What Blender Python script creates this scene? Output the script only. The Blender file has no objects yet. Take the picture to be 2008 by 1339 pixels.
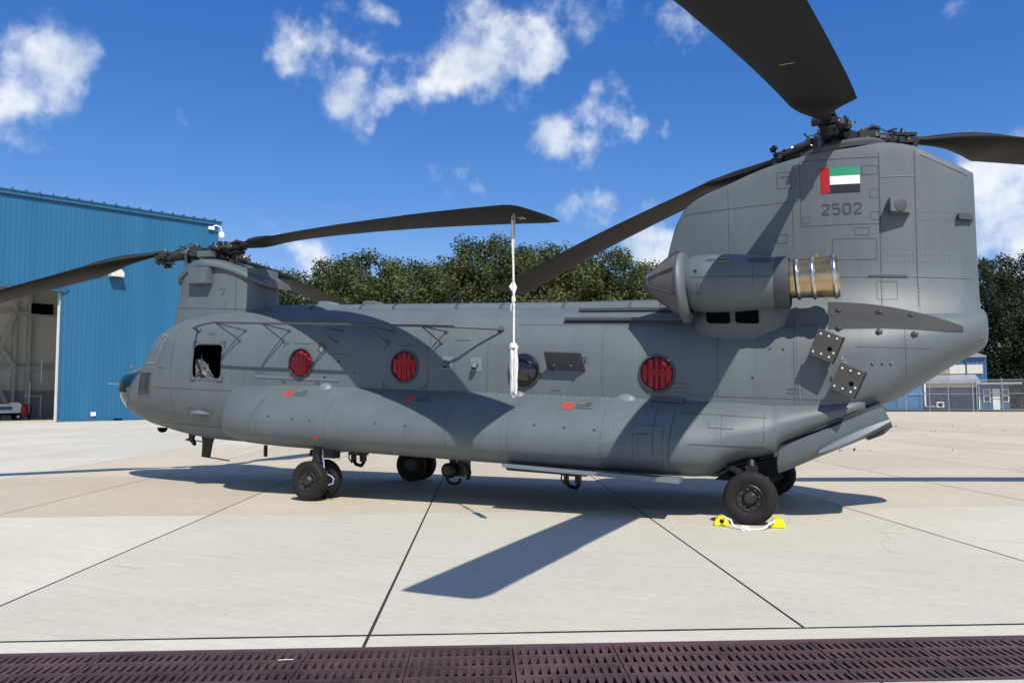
import bpy, bmesh, math, random
from mathutils import Vector, Matrix, noise
R = math.radians
random.seed(11)
SC = bpy.context.scene
COL = SC.collection

# ------------------------------------------------------------------ camera
yaw, pitch, roll = R(-23.33), R(4.03), R(-0.33)
fw = Vector((math.sin(yaw)*math.cos(pitch), math.cos(yaw)*math.cos(pitch), math.sin(pitch)))
rt = Vector((math.cos(yaw), -math.sin(yaw), 0)); up = rt.cross(fw)
rt2 = rt*math.cos(roll)+up*math.sin(roll); up2 = up*math.cos(roll)-rt*math.sin(roll)
cam = bpy.data.cameras.new('camera'); co = bpy.data.objects.new('camera', cam); COL.objects.link(co)
cam.sensor_width = 36; cam.lens = 36*1558/2008; cam.clip_start = .1; cam.clip_end = 9000
m = Matrix((rt2, up2, -fw)).transposed().to_4x4(); m.translation = (1.29, -12.41, 1.64)
co.matrix_world = m; SC.camera = co

# ------------------------------------------------------------------ sun, sky
SUN = Vector((-.414, .489, -.768)).normalized()
sl = bpy.data.lights.new('sun', 'SUN'); sl.energy = 3.95; sl.angle = R(.53); sl.color = (1, .945, .85)
so = bpy.data.objects.new('sun', sl); COL.objects.link(so); so.rotation_euler = SUN.to_track_quat('-Z', 'Y').to_euler(); so.location = (20, -20, 40)
W = bpy.data.worlds.new('World'); SC.world = W; W.use_nodes = True
nt = W.node_tree; N = nt.nodes; L = nt.links; N.clear()
out = N.new('ShaderNodeOutputWorld'); bg = N.new('ShaderNodeBackground'); L.new(bg.outputs[0], out.inputs[0])
sky = N.new('ShaderNodeTexSky'); sky.sky_type = 'NISHITA'; sky.sun_disc = False
sky.sun_elevation = math.asin(.768); sky.sun_rotation = math.atan2(.414, -.489)
sky.air_density = 1.0; sky.dust_density = .1; sky.ozone_density = 6; sky.altitude = 100
bg.inputs[1].default_value = .1
CLOUDS = [(-0.778,0.525,0.346,0.055),(-0.767,0.549,0.332,0.046),(-0.793,0.526,0.308,0.032),(-0.802,0.528,0.278,0.026),(-0.567,0.713,0.413,0.035),(-0.539,0.721,0.435,0.032),(-0.528,0.751,0.397,0.032),(-0.553,0.752,0.359,0.033),(-0.522,0.779,0.348,0.039),(-0.528,0.784,0.326,0.022),(-0.483,0.796,0.365,0.031),(-0.440,0.805,0.398,0.035),(-0.451,0.813,0.369,0.031),(-0.396,0.812,0.429,0.042),(-0.403,0.827,0.393,0.039),(-0.352,0.830,0.434,0.048),(-0.358,0.845,0.398,0.039),(-0.308,0.848,0.431,0.045),(-0.324,0.856,0.403,0.032),(-0.493,0.750,0.442,0.021),(-0.329,0.893,0.307,0.037),(-0.295,0.899,0.323,0.042),(-0.259,0.899,0.352,0.032),(-0.246,0.918,0.312,0.032),(-0.283,0.913,0.294,0.029),(-0.341,0.911,0.233,0.028),(-0.310,0.922,0.234,0.031),(-0.280,0.932,0.229,0.026),(-0.436,0.857,0.275,0.028),(-0.195,0.926,0.323,0.023),(-0.161,0.900,0.406,0.032),(-0.190,0.883,0.429,0.029),(-0.221,0.866,0.448,0.029),(-0.679,0.663,0.317,0.021),(-0.792,0.555,0.252,0.027),(0.133,0.963,0.232,0.035),(0.165,0.960,0.225,0.045),(0.149,0.972,0.180,0.048),(0.169,0.972,0.162,0.045),(-0.211,0.957,0.198,0.039),(-0.236,0.956,0.175,0.032),(-0.189,0.969,0.160,0.039),(-0.612,0.774,0.164,0.032),(-0.588,0.792,0.162,0.027),(-0.638,0.750,0.178,0.029),(-0.590,0.785,0.188,0.026),(0.101,0.909,0.404,0.029)]
def wn(t, **k):
    n = N.new(t)
    for a, b in k.items(): setattr(n, a, b)
    return n
def wmath(op, a, b=None, clamp=False):
    n = wn('ShaderNodeMath', operation=op, use_clamp=clamp)
    for i, v in enumerate((a, b)):
        if v is None: continue
        if isinstance(v, (int, float)): n.inputs[i].default_value = v
        else: L.new(v, n.inputs[i])
    return n.outputs[0]
tc = wn('ShaderNodeTexCoord'); gen = tc.outputs['Generated']
# ragged edges: warp the direction with noise before measuring against cloud cores
nw = wn('ShaderNodeTexNoise'); nw.inputs['Scale'].default_value = 14; nw.inputs['Detail'].default_value = 3; L.new(gen, nw.inputs['Vector'])
sb = wn('ShaderNodeVectorMath', operation='SUBTRACT'); L.new(nw.outputs['Color'], sb.inputs[0]); sb.inputs[1].default_value = (.5, .5, .5)
scv = wn('ShaderNodeVectorMath', operation='SCALE'); L.new(sb.outputs[0], scv.inputs[0]); scv.inputs['Scale'].default_value = .10
wd = wn('ShaderNodeVectorMath', operation='ADD'); L.new(gen, wd.inputs[0]); L.new(scv.outputs[0], wd.inputs[1])
acc = None
for (x, y, z, r) in CLOUDS:
    d = wn('ShaderNodeVectorMath', operation='DISTANCE'); L.new(wd.outputs[0], d.inputs[0]); d.inputs[1].default_value = (x, y, z)
    q = wn('ShaderNodeMath', operation='MULTIPLY_ADD', use_clamp=True); L.new(d.outputs['Value'], q.inputs[0]); q.inputs[1].default_value = -1/(r*1.45); q.inputs[2].default_value = 1.0 if r > .0335 else .84; q = q.outputs[0]
    acc = q if acc is None else wmath('ADD', acc, q)
# denser clouds added out of view, white fill light for the shadows
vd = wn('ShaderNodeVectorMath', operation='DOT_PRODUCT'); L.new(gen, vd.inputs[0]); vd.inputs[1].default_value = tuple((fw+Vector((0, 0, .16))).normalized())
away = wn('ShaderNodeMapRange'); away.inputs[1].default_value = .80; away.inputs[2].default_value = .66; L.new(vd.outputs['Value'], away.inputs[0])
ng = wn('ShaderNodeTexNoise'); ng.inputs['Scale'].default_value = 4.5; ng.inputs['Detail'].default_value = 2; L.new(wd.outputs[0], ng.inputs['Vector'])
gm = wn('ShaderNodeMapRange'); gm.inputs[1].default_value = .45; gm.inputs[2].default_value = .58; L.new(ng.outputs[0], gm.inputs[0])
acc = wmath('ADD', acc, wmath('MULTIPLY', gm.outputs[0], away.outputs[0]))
nf = wn('ShaderNodeTexNoise'); nf.inputs['Scale'].default_value = 13; nf.inputs['Detail'].default_value = 7; nf.inputs['Roughness'].default_value = .62; L.new(gen, nf.inputs['Vector'])
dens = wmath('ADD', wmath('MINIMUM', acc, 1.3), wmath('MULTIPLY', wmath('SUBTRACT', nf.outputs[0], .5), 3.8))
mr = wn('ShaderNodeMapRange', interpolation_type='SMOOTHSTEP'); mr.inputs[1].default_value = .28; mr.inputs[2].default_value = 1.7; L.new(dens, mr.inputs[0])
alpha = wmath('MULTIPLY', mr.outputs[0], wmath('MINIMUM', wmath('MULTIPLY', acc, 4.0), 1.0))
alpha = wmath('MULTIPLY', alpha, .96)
# thickness shading: bright billows, slightly grey-blue hollows
n2 = wn('ShaderNodeTexNoise'); n2.inputs['Scale'].default_value = 11; n2.inputs['Detail'].default_value = 3
of = wn('ShaderNodeVectorMath', operation='ADD'); L.new(gen, of.inputs[0]); of.inputs[1].default_value = (.02, -.01, .03); L.new(of.outputs[0], n2.inputs['Vector'])
sh = wn('ShaderNodeMapRange'); sh.inputs[1].default_value = .36; sh.inputs[2].default_value = .56; L.new(n2.outputs[0], sh.inputs[0])
cm = wn('ShaderNodeMix', data_type='RGBA'); cm.inputs[6].default_value = (4.6, 5.3, 6.3, 1); cm.inputs[7].default_value = (6.9, 7.2, 7.6, 1); L.new(sh.outputs[0], cm.inputs[0])
# vivid camera rendering of the clear blue
sp = wn('ShaderNodeSeparateColor'); L.new(sky.outputs[0], sp.inputs[0]); hs = wn('ShaderNodeCombineColor')
for i, (ga, pw) in enumerate(((1.72, 1.66), (.80, 1.06), (.81, .68))):
    L.new(wmath('MULTIPLY', wmath('POWER', wmath('MULTIPLY', sp.outputs[i], .1), pw), ga*10), hs.inputs[i])
lim = wmath('MINIMUM', hs.inputs[0].links[0].from_socket, wmath('MULTIPLY', hs.inputs[1].links[0].from_socket, .72)); L.new(lim, hs.inputs[0])
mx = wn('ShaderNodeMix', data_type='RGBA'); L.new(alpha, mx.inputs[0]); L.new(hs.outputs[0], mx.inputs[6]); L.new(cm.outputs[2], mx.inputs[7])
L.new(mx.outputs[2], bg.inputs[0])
vs = SC.view_settings; vs.view_transform = 'Standard'; vs.look = 'None'; vs.gamma = 1; vs.exposure = .42
SC.render.engine = 'CYCLES'
W.cycles.sampling_method = 'MANUAL'; W.cycles.sample_map_resolution = 256

# ------------------------------------------------------------------ materials
def mat(name, col, rough=.6, metal=0, var=.12, vscale=3.0, bump=0, bscale=40, spec=.5, col2=None, coord='Object', stretch=(1,1,1), fine=0, coat=0, objvar=0):
    M = bpy.data.materials.new(name); M.use_nodes = True
    n = M.node_tree.nodes; l = M.node_tree.links; b = n['Principled BSDF']
    b.inputs['Roughness'].default_value = rough; b.inputs['Metallic'].default_value = metal; b.inputs['Specular IOR Level'].default_value = spec
    b.inputs['Coat Weight'].default_value = coat
    t = n.new('ShaderNodeTexCoord'); mp = n.new('ShaderNodeMapping'); mp.inputs['Scale'].default_value = stretch
    if coord == 'World':
        g = n.new('ShaderNodeNewGeometry'); l.new(g.outputs['Position'], mp.inputs[0])
    else: l.new(t.outputs[coord], mp.inputs[0])
    nz = n.new('ShaderNodeTexNoise'); nz.inputs['Scale'].default_value = vscale; nz.inputs['Detail'].default_value = 6; nz.inputs['Roughness'].default_value = .6; l.new(mp.outputs[0], nz.inputs['Vector'])
    r = n.new('ShaderNodeMapRange'); r.inputs[1].default_value = .3; r.inputs[2].default_value = .7; l.new(nz.outputs[0], r.inputs[0])
    c2 = col2 or tuple(c*(1-var) for c in col); c1 = col if col2 else tuple(min(1, c*(1+var)) for c in col)
    mixn = n.new('ShaderNodeMix'); mixn.data_type = 'RGBA'; mixn.inputs[6].default_value = (*c2, 1); mixn.inputs[7].default_value = (*c1, 1); l.new(r.outputs[0], mixn.inputs[0])
    last = mixn.outputs[2]
    def mulv(sock, lo, hi):
        nonlocal last
        rr = n.new('ShaderNodeMapRange'); rr.inputs[1].default_value = .25; rr.inputs[2].default_value = .75; rr.inputs[3].default_value = lo; rr.inputs[4].default_value = hi; l.new(sock, rr.inputs[0])
        h = n.new('ShaderNodeHueSaturation'); l.new(rr.outputs[0], h.inputs['Value']); l.new(last, h.inputs['Color']); last = h.outputs[0]
    if fine:
        nf = n.new('ShaderNodeTexNoise'); nf.inputs['Scale'].default_value = vscale*25; nf.inputs['Detail'].default_value = 4; l.new(mp.outputs[0], nf.inputs['Vector']); mulv(nf.outputs[0], 1-fine, 1+fine)
    if objvar:
        oi = n.new('ShaderNodeObjectInfo'); mulv(oi.outputs['Random'], 1-objvar, 1+objvar)
    l.new(last, b.inputs['Base Color'])
    rv = n.new('ShaderNodeMapRange'); rv.inputs[3].default_value = max(.02, rough-.08); rv.inputs[4].default_value = min(1, rough+.08); l.new(nz.outputs[0], rv.inputs[0]); l.new(rv.outputs[0], b.inputs['Roughness'])
    if bump:
        nb = n.new('ShaderNodeTexNoise'); nb.inputs['Scale'].default_value = bscale; nb.inputs['Detail'].default_value = 5; l.new(mp.outputs[0], nb.inputs['Vector'])
        bp = n.new('ShaderNodeBump'); bp.inputs['Strength'].default_value = bump; bp.inputs['Distance'].default_value = .02; l.new(nb.outputs[0], bp.inputs['Height']); l.new(bp.outputs[0], b.inputs['Normal'])
    M.diffuse_color = (*col, 1)
    return M
PAINT = mat('airframe grey paint', (.099, .122, .133), .52, var=.07, vscale=1.1, bump=.14, bscale=2.4, fine=.035)
def panelise(M, sx, sz, amt):
    n = M.node_tree.nodes; l = M.node_tree.links; b = n['Principled BSDF']; src = b.inputs['Base Color'].links[0].from_socket
    t = n.new('ShaderNodeTexCoord'); sp = n.new('ShaderNodeSeparateXYZ'); l.new(t.outputs['Object'], sp.inputs[0]); cb = n.new('ShaderNodeCombineXYZ'); l.new(sp.outputs[0], cb.inputs[0]); l.new(sp.outputs[2], cb.inputs[1])
    mp = n.new('ShaderNodeMapping'); mp.inputs['Rotation'].default_value = (0, 0, .043); l.new(cb.outputs[0], mp.inputs[0])
    br = n.new('ShaderNodeTexBrick'); l.new(mp.outputs[0], br.inputs['Vector']); br.inputs['Scale'].default_value = 1; br.inputs['Brick Width'].default_value = sx; br.inputs['Row Height'].default_value = sz; br.inputs['Mortar Size'].default_value = .0035; br.inputs['Mortar Smooth'].default_value = .6; br.offset = .37
    br.inputs['Color1'].default_value = (1-amt, 1-amt, 1-amt, 1); br.inputs['Color2'].default_value = (1+amt, 1+amt, 1+amt, 1); br.inputs['Mortar'].default_value = (.80, .80, .80, 1)
    st = n.new('ShaderNodeTexNoise'); st.inputs['Scale'].default_value = 1; st.inputs['Detail'].default_value = 7; st.inputs['Roughness'].default_value = .65; m2 = n.new('ShaderNodeMapping'); m2.inputs['Scale'].default_value = (5, 5, .55); l.new(t.outputs['Object'], m2.inputs[0]); l.new(m2.outputs[0], st.inputs['Vector'])
    r = n.new('ShaderNodeMapRange'); r.inputs[1].default_value = .3; r.inputs[2].default_value = .72; r.inputs[3].default_value = 1.04; r.inputs[4].default_value = .91; l.new(st.outputs[0], r.inputs[0])
    a = n.new('ShaderNodeMix'); a.data_type = 'RGBA'; a.blend_type = 'MULTIPLY'; a.inputs[0].default_value = 1; l.new(src, a.inputs[6]); l.new(br.outputs['Color'], a.inputs[7])
    c = n.new('ShaderNodeHueSaturation'); l.new(a.outputs[2], c.inputs['Color']); l.new(r.outputs[0], c.inputs['Value']); l.new(c.outputs[0], b.inputs['Base Color'])
panelise(PAINT, 1.27, .46, .03)
PAINT2 = mat('patch grey paint', (.055, .06, .068), .55, var=.08, vscale=2)
HEATP = mat('sooty heat resistant paint', (.042, .042, .047), .7, var=.12, vscale=2.5, spec=.25)
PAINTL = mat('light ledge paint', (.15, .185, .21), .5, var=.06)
SEAM = mat('panel seam', (.045, .055, .06), .7)
SEAML = mat('raised seam', (.12, .145, .16), .5)
BLADE = mat('rotor blade paint', (.0125, .0115, .0105), .6, spec=.2, var=.2, vscale=1.5, stretch=(1, 1, 1), fine=.06)
MECH = mat('rotor head metal', (.02, .021, .022), .42, .35, var=.3, vscale=14)
MECHG = mat('greased grey metal', (.08, .085, .085), .4, .5, var=.3, vscale=10)
GOLD = mat('brass fitting', (.62, .4, .09), .3, .85)
SILV = mat('bare steel', (.5, .5, .5), .25, .9)
TYRE = mat('tyre rubber', (.016, .015, .014), .72, spec=.25, var=.25, vscale=5, bump=.1, bscale=60)
REDD = mat('dark red cloth', (.20, .008, .014), .7, var=.3, vscale=9)
RIM = mat('dark wheel rim', (.03, .031, .032), .45, .3, var=.2)
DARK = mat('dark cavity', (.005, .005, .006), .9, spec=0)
GRILL = mat('dark grille', (.010, .010, .011), .7, spec=.1)
EXH = mat('heat tinted steel', (.58, .46, .28), .26, .95, var=.16, vscale=2.2, bump=.05, bscale=12, col2=(.42, .30, .17))
EXHR = mat('polished steel ring', (.6, .58, .54), .24, 1)
INTAKE = mat('intake screen fabric', (.115, .105, .092), .65, var=.12, vscale=6)
RED = mat('red fabric', (.85, .025, .04), .6, var=.2)
REDP = mat('red stencil paint', (.52, .045, .035), .5)
WHITE = mat('white paint', (.8, .8, .78), .5, var=.04)
FLR = mat('flag red', (.36, .008, .010), .4, var=.04); FLG = mat('flag green', (.02, .27, .14), .4, var=.04); FLK = mat('flag black', (.012, .014, .02), .4, var=.04)
NUMB = mat('dark stencil paint', (.045, .047, .05), .6)
STEN = mat('faint stencil paint', (.06, .067, .073), .6)
SILVERQ = mat('quilted silver cloth', (.09, .09, .095), .5, .2, var=.12, vscale=10, bump=.5, bscale=14)
ROPE = mat('white rope', (.78, .76, .72), .85, var=.12, vscale=30, bump=.5, bscale=220)
YEL = mat('yellow rubber', (.80, .70, .005), .45, var=.1, vscale=6)
YELM = mat('yellow mark', (.42, .34, .03), .6)
BLUEH = mat('blue hose', (.25, .35, .6), .4)
DISP = mat('dispenser plate', (.06, .058, .054), .55, var=.15, vscale=8)
def glass(name, tint, a, rough=.02, tc=(.75, .8, .8)):
    M = bpy.data.materials.new(name); M.use_nodes = True; n = M.node_tree.nodes; l = M.node_tree.links; b = n['Principled BSDF']
    b.inputs['Base Color'].default_value = (*tint, 1); b.inputs['Roughness'].default_value = rough; b.inputs['Specular IOR Level'].default_value = .9
    tr = n.new('ShaderNodeBsdfTransparent'); tr.inputs[0].default_value = (*tc, 1)
    fr = n.new('ShaderNodeFresnel'); fr.inputs[0].default_value = 1.5
    ad = n.new('ShaderNodeMath'); ad.operation = 'ADD'; ad.use_clamp = True; ad.inputs[1].default_value = a; l.new(fr.outputs[0], ad.inputs[0])
    ms = n.new('ShaderNodeMixShader'); l.new(ad.outputs[0], ms.inputs[0]); l.new(tr.outputs[0], ms.inputs[1]); l.new(b.outputs[0], ms.inputs[2]); l.new(ms.outputs[0], n['Material Output'].inputs[0])
    return M
GLASS = glass('cockpit glass painted haze', (.24, .28, .31), .38)  # pale tint paints reflected sky and haze into the panes
GLASSD = glass('dark tinted glass', (.008, .009, .01), .55)
GLASSB = glass('black bubble glass', (.004, .004, .005), .97)
GLASSR = glass('cabin window glass', (.03, .02, .02), .0, tc=(.96, .95, .95))

# ------------------------------------------------------------------ mesh helpers
class MB:
    def __init__(s, xf=None): s.v = []; s.f = []; s.xf = xf
    def add(s, vs, fs):
        o = len(s.v); s.v += [tuple(s.xf(*v)) if s.xf else tuple(v) for v in vs]; s.f += [tuple(i+o for i in f) for f in fs]; return s
    def box(s, c, d, rz=0, M=None):
        x, y, z = d[0]/2, d[1]/2, d[2]/2
        pts = [Vector((a*x, b*y, e*z)) for a, b, e in ((-1,-1,-1),(1,-1,-1),(1,1,-1),(-1,1,-1),(-1,-1,1),(1,-1,1),(1,1,1),(-1,1,1))]
        if M is None: M = Matrix.Rotation(rz, 3, 'Z')
        return s.add([tuple(M@p+Vector(c)) for p in pts], [(0,3,2,1),(4,5,6,7),(0,1,5,4),(1,2,6,5),(2,3,7,6),(3,0,4,7)])
    def bar(s, a, b, w, h, upv=(0, 0, 1)):
        a = Vector(a); b = Vector(b); x = (b-a); ln = x.length; x.normalize(); y = Vector(upv).cross(x)
        if y.length < 1e-4: y = Vector((0, 1, 0)).cross(x)
        y.normalize(); z = x.cross(y)
        return s.box((a+b)/2, (ln, w, h), M=Matrix((x, y, z)).transposed())
    def rings(s, rs, close=True, cap=True):
        n = len(rs[0]); vs = [p for r in rs for p in r]; fs = []
        for i in range(len(rs)-1):
            for j in range(n if close else n-1):
                k = (j+1) % n; fs.append((i*n+j, i*n+k, (i+1)*n+k, (i+1)*n+j))
        if cap: fs.append(tuple(range(n-1, -1, -1))); fs.append(tuple((len(rs)-1)*n+j for j in range(n)))
        return s.add(vs, fs)
    def tube(s, pts, r, n=8, cap=True):
        pts = [Vector(p) for p in pts]; rs = []; rr = r if isinstance(r, (list, tuple)) else [r]*len(pts)
        pu = None
        for i, p in enumerate(pts):
            t = (pts[min(i+1, len(pts)-1)]-pts[max(i-1, 0)]).normalized()
            u = pu if pu is not None else (Vector((0, 0, 1)) if abs(t.z) < .9 else Vector((1, 0, 0)))
            u = (u-t*u.dot(t)).normalized(); w = t.cross(u); pu = u
            rs.append([tuple(p+(u*math.cos(a)+w*math.sin(a))*rr[i]) for a in [2*math.pi*k/n for k in range(n)]])
        return s.rings(rs, True, cap)
    def lathe(s, prof, o, ax=(0, 0, 1), n=24, cap=True):
        ax = Vector(ax).normalized(); u = Vector((0, 0, 1)) if abs(ax.z) < .9 else Vector((1, 0, 0)); u = (u-ax*u.dot(ax)).normalized(); w = ax.cross(u); o = Vector(o)
        return s.rings([[tuple(o+ax*h+(u*math.cos(a)+w*math.sin(a))*max(r, 1e-4)) for a in [2*math.pi*k/n for k in range(n)]] for r, h in prof], True, cap)
    def prism(s, poly, y0, y1):
        n = len(poly); vs = [(x, y0, z) for x, z in poly]+[(x, y1, z) for x, z in poly]
        return s.add(vs, [tuple(range(n)), tuple(range(2*n-1, n-1, -1))]+[(i, i+n, (i+1) % n+n, (i+1) % n) for i in range(n)])
    def build(s, name, M, parent=None, smooth=False, bevel=0, angle=38, fix=True, kind=None):
        me = bpy.data.meshes.new(name); me.from_pydata(s.v, [], s.f); me.validate()
        if fix or bevel:
            bm = bmesh.new(); bm.from_mesh(me)
            if fix: bmesh.ops.recalc_face_normals(bm, faces=bm.faces)
            if bevel:
                es = [e for e in bm.edges if len(e.link_faces) == 2 and e.calc_face_angle() > .5]
                bmesh.ops.bevel(bm, geom=es, offset=bevel, segments=2, affect='EDGES', clamp_overlap=True)
            bm.to_mesh(me); bm.free()
        me.materials.append(M)
        if smooth:
            me.polygons.foreach_set('use_smooth', [True]*len(me.polygons)); me.set_sharp_from_angle(angle=R(angle))
        o = bpy.data.objects.new(name, me); COL.objects.link(o)
        if parent: o.parent = parent
        if kind: o['kind'] = kind
        return o
def tag(o, label, cat, group=None):
    o['label'] = label; o['category'] = cat
    if group: o['group'] = group
    return o
def thing(name, label, cat, loc=(0, 0, 0), rz=0, group=None):
    o = bpy.data.objects.new(name, None); COL.objects.link(o); o.location = loc; o.rotation_euler = (0, 0, rz); o.empty_display_size = .3
    return tag(o, label, cat, group)
def copy_tree(o, parent=None):
    c = o.copy(); COL.objects.link(c); c.parent = parent
    for ch in o.children: copy_tree(ch, c)
    return c
def inst(o, parent=None, loc=None, rot=None):
    c = o.copy(); COL.objects.link(c); c.parent = parent
    if loc is not None: c.location = loc
    if rot is not None: c.rotation_euler = rot
    return c
def structure(o): o['kind'] = 'structure'; return o
def pchip(tab):
    xs = [t[0] for t in tab]; n = len(xs); k = len(tab[0])-1; ds = []
    for c in range(1, k+1):
        y = [t[c] for t in tab]; h = [xs[i+1]-xs[i] for i in range(n-1)]; dl = [(y[i+1]-y[i])/h[i] for i in range(n-1)]; d = [0]*n
        for i in range(1, n-1):
            if dl[i-1]*dl[i] > 0: w1 = 2*h[i]+h[i-1]; w2 = h[i]+2*h[i-1]; d[i] = (w1+w2)/(w1/dl[i-1]+w2/dl[i])
        d[0] = dl[0]; d[-1] = dl[-1]; ds.append((y, d))
    def f(x):
        x = min(max(x, xs[0]), xs[-1]); i = 0
        while i < n-2 and x > xs[i+1]: i += 1
        h = xs[i+1]-xs[i]; t = (x-xs[i])/h; r = []
        for y, d in ds:
            r.append(y[i]*(1+2*t)*(1-t)**2+d[i]*h*t*(1-t)**2+y[i+1]*t*t*(3-2*t)+d[i+1]*h*t*t*(t-1))
        return r if k > 1 else r[0]
    return f
# ================================================================== SETTING
GA = R(25.6); GC = Vector((math.cos(GA), math.sin(GA), 0)); GD = Vector((-math.sin(GA), math.cos(GA), 0))
def g3(c, d, z=0): v = GC*c+GD*d; return (v.x, v.y, z)
def concrete(name, a, b, stain):
    M = mat(name, a, .82, var=.1, vscale=.45, bump=.25, bscale=55, coord='World', col2=b, fine=.05, spec=.25, objvar=.05)
    n = M.node_tree.nodes; l = M.node_tree.links; bs = n['Principled BSDF']; src = bs.inputs['Base Color'].links[0].from_socket
    g = n.new('ShaderNodeNewGeometry'); mp = n.new('ShaderNodeMapping'); mp.inputs['Rotation'].default_value = (0, 0, -GA); mp.inputs['Scale'].default_value = (.5, 5, 1); l.new(g.outputs['Position'], mp.inputs[0])
    nz = n.new('ShaderNodeTexNoise'); nz.inputs['Scale'].default_value = 1.6; nz.inputs['Detail'].default_value = 7; nz.inputs['Roughness'].default_value = .7; l.new(mp.outputs[0], nz.inputs['Vector'])
    r = n.new('ShaderNodeMapRange'); r.inputs[1].default_value = .3; r.inputs[2].default_value = .75; r.inputs[3].default_value = .93; r.inputs[4].default_value = 1.06; l.new(nz.outputs[0], r.inputs[0])
    h = n.new('ShaderNodeHueSaturation'); l.new(r.outputs[0], h.inputs['Value']); l.new(src, h.inputs['Color'])
    n3 = n.new('ShaderNodeTexNoise'); n3.inputs['Scale'].default_value = 1.1; n3.inputs['Detail'].default_value = 9; n3.inputs['Roughness'].default_value = .72; n3.inputs['Distortion'].default_value = .6; l.new(g.outputs['Position'], n3.inputs['Vector'])
    r3 = n.new('ShaderNodeMapRange'); r3.inputs[1].default_value = .62; r3.inputs[2].default_value = .78; r3.inputs[4].default_value = .6; l.new(n3.outputs[0], r3.inputs[0])
    mm = n.new('ShaderNodeMix'); mm.data_type = 'RGBA'; l.new(r3.outputs[0], mm.inputs[0]); l.new(h.outputs[0], mm.inputs[6]); mm.inputs[7].default_value = (*stain, 1)
    # sparse dark specks and pits
    vo = n.new('ShaderNodeTexVoronoi'); vo.inputs['Scale'].default_value = 3.2; l.new(g.outputs['Position'], vo.inputs['Vector'])
    lt = n.new('ShaderNodeMath'); lt.operation = 'LESS_THAN'; lt.inputs[1].default_value = .035; l.new(vo.outputs['Distance'], lt.inputs[0])
    sp = n.new('ShaderNodeSeparateColor'); l.new(vo.outputs['Color'], sp.inputs[0]); gt = n.new('ShaderNodeMath'); gt.operation = 'GREATER_THAN'; gt.inputs[1].default_value = .72; l.new(sp.outputs[0], gt.inputs[0])
    mu = n.new('ShaderNodeMath'); mu.operation = 'MULTIPLY'; l.new(lt.outputs[0], mu.inputs[0]); l.new(gt.outputs[0], mu.inputs[1])
    m2 = n.new('ShaderNodeMath'); m2.operation = 'MULTIPLY'; m2.inputs[1].default_value = .4; l.new(mu.outputs[0], m2.inputs[0])
    md = n.new('ShaderNodeMix'); md.data_type = 'RGBA'; l.new(m2.outputs[0], md.inputs[0]); l.new(mm.outputs[2], md.inputs[6]); md.inputs[7].default_value = (.12, .105, .09, 1)
    # hairline cracks, only here and there
    vc = n.new('ShaderNodeTexVoronoi'); vc.feature = 'DISTANCE_TO_EDGE'; vc.inputs['Scale'].default_value = .32
    nd = n.new('ShaderNodeTexNoise'); nd.inputs['Scale'].default_value = 1.5; nd.inputs['Detail'].default_value = 4; l.new(g.outputs['Position'], nd.inputs['Vector']); va = n.new('ShaderNodeVectorMath'); va.operation = 'MULTIPLY_ADD'; l.new(nd.outputs['Color'], va.inputs[0]); va.inputs[1].default_value = (.5, .5, 0); l.new(g.outputs['Position'], va.inputs[2]); l.new(va.outputs[0], vc.inputs['Vector'])
    lc = n.new('ShaderNodeMath'); lc.operation = 'LESS_THAN'; lc.inputs[1].default_value = .0016; l.new(vc.outputs['Distance'], lc.inputs[0])
    nm = n.new('ShaderNodeTexNoise'); nm.inputs['Scale'].default_value = .23; l.new(g.outputs['Position'], nm.inputs['Vector']); gm2 = n.new('ShaderNodeMath'); gm2.operation = 'GREATER_THAN'; gm2.inputs[1].default_value = .56; l.new(nm.outputs[0], gm2.inputs[0])
    mc = n.new('ShaderNodeMath'); mc.operation = 'MULTIPLY'; l.new(lc.outputs[0], mc.inputs[0]); l.new(gm2.outputs[0], mc.inputs[1]); mc2 = n.new('ShaderNodeMath'); mc2.operation = 'MULTIPLY'; mc2.inputs[1].default_value = .35; l.new(mc.outputs[0], mc2.inputs[0])
    mk = n.new('ShaderNodeMix'); mk.data_type = 'RGBA'; l.new(mc2.outputs[0], mk.inputs[0]); l.new(md.outputs[2], mk.inputs[6]); mk.inputs[7].default_value = (.14, .12, .1, 1)
    l.new(mk.outputs[2], bs.inputs['Base Color'])
    return M
CLIGHT = concrete('pale grey concrete', (.55, .52, .432), (.50, .472, .392), (.45, .39, .30))
CTAN = concrete('tan aggregate concrete', (.515, .46, .355), (.46, .405, .31), (.36, .31, .235))
SEALM = mat('joint sealant', (.035, .032, .035), .7, coord='World')
GRASSM = mat('verge grass', (.06, .075, .025), .9, var=.4, vscale=1.5, coord='World', bump=.5, bscale=8)
IRON = mat('rusty cast iron', (.085, .052, .052), .66, .3, objvar=.12, var=.4, vscale=3, coord='World', bump=.2, bscale=60)
IRONE = mat('purple brown edge iron', (.10, .055, .075), .6, .2, var=.2, vscale=4, coord='World')

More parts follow.
